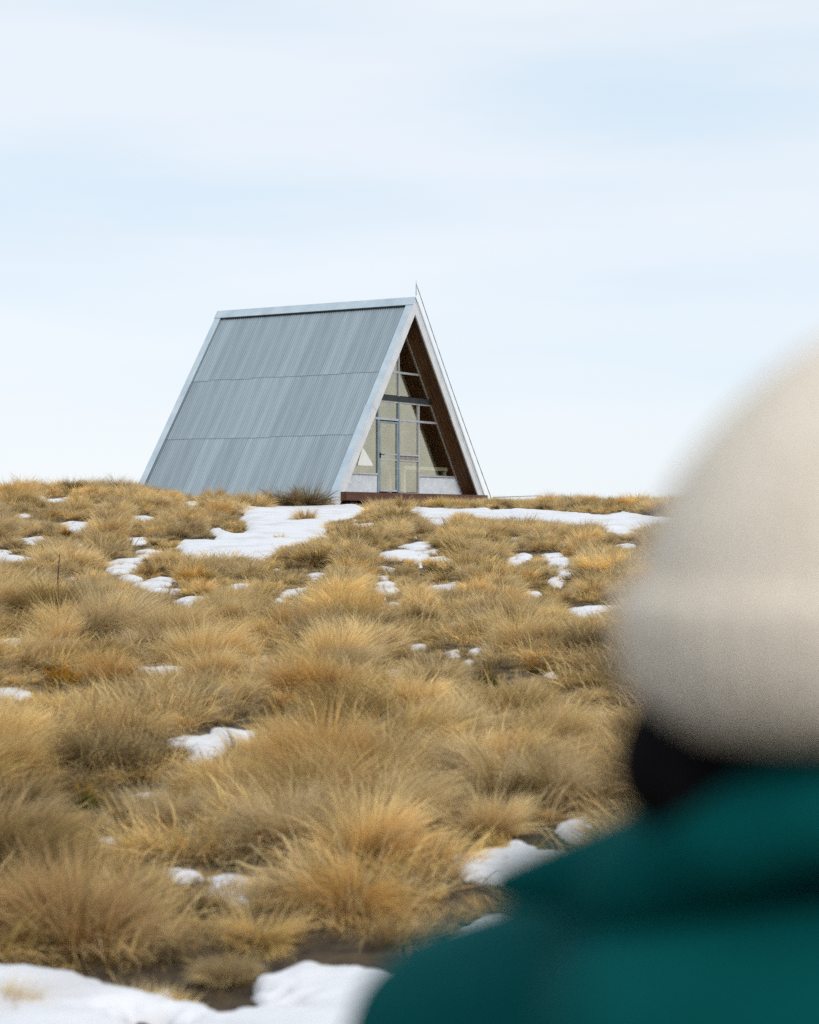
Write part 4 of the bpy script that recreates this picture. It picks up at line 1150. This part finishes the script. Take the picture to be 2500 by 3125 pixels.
HZ = EYE - PO.z                       # camera height over the person's ground
hc = Vector((.224 - PO.x, .985 - PO.y, HZ - .045))         # head centre
def ell(c, l, f, u): return ('ell', c, LEFT * l, FWD * f, UP * u)
parts = [ell(hc + UP * .03, .074, .096, .088), ell(hc + P(0, .025, -.05), .058, .075, .070), ell(hc + P(0, .05, -.085), .036, .04, .028),
         ('cap', hc + P(0, .098, .0), hc + P(0, .112, -.035), .008, .013), ell(hc + P(0, .097, -.067), .022, .010, .006), ell(hc + P(0, .094, -.078), .020, .010, .006),
         ell(hc + P(.075, .0, -.02), .010, .018, .030), ell(hc + P(-.075, .0, -.02), .010, .018, .030),
         ('cap', hc + P(0, .025, -.06), P(0, .02, HZ - .26), .050, .055)]
SH = HZ - .332
parts += [ell(P(0, 0, HZ - .50), .155, .105, .20), ell(P(0, .01, HZ - .75), .140, .10, .16), ell(P(0, 0, HZ - .86), .16, .115, .13),
          ('cap', P(0, 0, HZ - .30), P(.17, 0, SH), .06, .055), ('cap', P(0, 0, HZ - .30), P(-.17, 0, SH), .06, .055)]
for sg in (1, -1):
    sh, el_, wr = P(.21 * sg, 0, SH - .01), P(.285 * sg, -.03, SH - .30), P(.22 * sg, .14, SH - .50)
    parts += [('cap', sh, el_, .05, .042), ('cap', el_, wr, .042, .028)]
    dn = (wr - el_).normalized()
    palm = wr + dn * .055
    parts += [('cap', wr, palm, .026, .030), ('cap', palm - FWD * 0 + P(0, .012, 0), palm + dn * .03 + P(0, .018, 0), .020, .020), ('cap', palm + P(0, -.012, 0), palm + dn * .03 + P(0, -.02, 0), .020, .018)]
    for k, ln_ in enumerate((.060, .070, .066, .052)):
        b0 = palm + dn * .035 + P(0, .030 - .020 * k, .012 - .008 * k)
        b1 = b0 + dn * ln_ * .55; b2_ = b1 + (dn * .6 + P(-.5 * sg, 0, -.35)).normalized() * ln_ * .5
        parts += [('cap', b0, b1, .0088, .0082), ('cap', b1, b2_, .0082, .007)]
    t0 = palm + P(0, .022, .0); t1 = t0 + (dn * .6 + P(-.1 * sg, .75, .1)).normalized() * .035; t2 = t1 + (dn + P(-.2 * sg, .2, 0)).normalized() * .028
    parts += [('cap', t0, t1, .012, .0105), ('cap', t1, t2, .0105, .008)]
    hip, kn, an = P(.09 * sg, 0, HZ - .92), P(.10 * sg, .02, .48), P(.105 * sg, -.02, .09)
    parts += [('cap', hip, kn, .082, .056), ('cap', kn, kn + (an - kn) * .35 + P(0, -.015, 0), .054, .056), ('cap', kn + (an - kn) * .35 + P(0, -.015, 0), an, .056, .038), ('cap', an + P(0, -.03, -.05), an + P(0, .15, -.055), .035, .028)]
blob(parts, 'body', M['skin'], person, .0055, 4)
for sg in (1, -1):
    e_ = bmesh.new(); bmesh.ops.create_icosphere(e_, subdivisions=3, radius=.0125)
    bmesh.ops.translate(e_, verts=e_.verts, vec=hc + P(.031 * sg, .092, .0))
    me = bpy.data.meshes.new('eye'); e_.to_mesh(me); e_.free(); me.materials.append(M['eye']); obj('eye', me, person)

# hair at the nape and over the ears
def WP(x, y, z): return Vector((x - PO.x, y - PO.y, HZ + z))    # a point given relative to the camera
blob([ell(hc + P(0, -.010, -.02), .078, .086, .085), ell(hc + P(0, -.02, -.07), .074, .062, .035),
      ('cap', WP(.152, .960, -.085), WP(.132, .962, -.118), .040, .036), ('cap', WP(.175, .955, -.10), WP(.16, .96, -.125), .030, .024)], 'hair', M['hair'], person, .007, 4)
# jacket
jp = [ell(P(0, -.075, HZ - .262), .135, .105, .085), ell(P(0, 0, HZ - .52), .205, .15, .25)] + [ell(P(0, 0, HZ - .50 - .05 * k), .200 - .002 * k, .148, .13) for k in range(10)]
for sg in (1, -1):
    jp += [('cap', P(.05 * sg, -.01, HZ - .265), P(.25 * sg, 0, SH), .098, .090),
           ('cap', P(.25 * sg, 0, SH), P(.29 * sg, -.03, SH - .30), .090, .068), ('cap', P(.29 * sg, -.03, SH - .30), P(.225 * sg, .125, SH - .48), .068, .045)]
jp += [('cap', WP(.17, 1.09, -.245), WP(.105, 1.15, -.312), .070, .072)]
jk = blob(jp, 'jacket', M['teal'], person, .008, 14)
# hood rolled round the neck
hp = []
ring = []
for i in range(13):
    a = math.pi * (0.18 + 1.64 * i / 12)                     # open at the throat
    ring.append(P(.112 * math.sin(a), .118 * math.cos(a) - .012, HZ - .222 + .070 * (1 - math.cos(a)) * .5 - .050 * math.sin(a)))
for i in range(12):
    r0_ = .025 + .007 * math.sin(math.pi * i / 12); r1_ = .025 + .007 * math.sin(math.pi * (i + 1) / 12)
    hp.append(('cap', ring[i], ring[i + 1], r0_, r1_))
hp += [('cap', WP(.165, .975, -.150), WP(.105, 1.035, -.180), .031, .025), ('cap', WP(.105, 1.035, -.180), WP(.052, 1.075, -.197), .025, .013)]   # loose edge lying over the left shoulder
blob(hp, 'hood', M['teal'], person, .006, 6)
blob([('cap', P(0, -.005, HZ - .26), P(0, .0, HZ - .18), .080, .072)], 'collar', M['collar'], person, .007, 4)
# trousers and boots
tp = [ell(P(0, 0, HZ - .93), .175, .13, .13)]
for sg in (1, -1):
    hip, kn, an = P(.09 * sg, 0, HZ - .94), P(.10 * sg, .02, .48), P(.105 * sg, -.02, .13)
    tp += [('cap', hip, kn, .098, .074), ('cap', kn, an, .074, .062)]
blob(tp, 'trousers', M['trousers'], person, .009, 5)
for sg in (1, -1):
    an = P(.105 * sg, -.02, .09)
    blob([('cap', an + P(0, -.035, -.045), an + P(0, .16, -.05), .046, .040), ('cap', an + P(0, -.02, -.03), an + P(0, -.015, .09), .050, .055)], 'boot', M['boot'], person, .008, 3)
# knit hat with a turned-up cuff, tipped back on the head
def hat_surface(name, prof, ribs, ribamp, mat, parent, q):
    nseg = 192
    v, f = [], []
    for j, (r_, z_) in enumerate(prof):
        for i in range(nseg):
            t = 2 * math.pi * i / nseg
            k = 1 + ribamp * math.cos(ribs * t)
            loc = Vector((0.103 * r_ * k * math.cos(t), .116 * r_ * k * math.sin(t), z_))
            v.append(q(loc))
    for j in range(len(prof) - 1):
        for i in range(nseg):
            i2 = (i + 1) % nseg
            f.append((j * nseg + i, j * nseg + i2, (j + 1) * nseg + i2, (j + 1) * nseg + i))
    f.append(tuple(range(nseg * (len(prof) - 1), nseg * len(prof))))
    return obj(name, mesh_from(name, v, f, mat, True), parent)
tilt = Matrix.Rotation(math.radians(-2), 3, LEFT)            # nape low
base_m = Matrix((LEFT, FWD, UP)).transposed()
hq0 = hc + P(0.0, -.008, .016)
def hq(loc): return hq0 + tilt @ (base_m @ loc)
crown = [(.985, -.05)] + [((1 - t_ ** 2.1) ** .86, -.02 + .147 * t_) for t_ in np.linspace(0.0, .995, 26)]
hat = empty('hat'); hat.parent = person
hat_surface('crown', crown, 44, .006, M['hat'], hat, hq)
cuff = [(.70, -.066), (.79, -.071), (.89, -.068), (.98, -.058), (1.055, -.044), (1.08, -.028), (1.085, -.014), (1.07, -.003), (1.03, .002), (.97, .0)]
hat_surface('cuff', cuff, 44, .008, M['hat'], hat, hq)
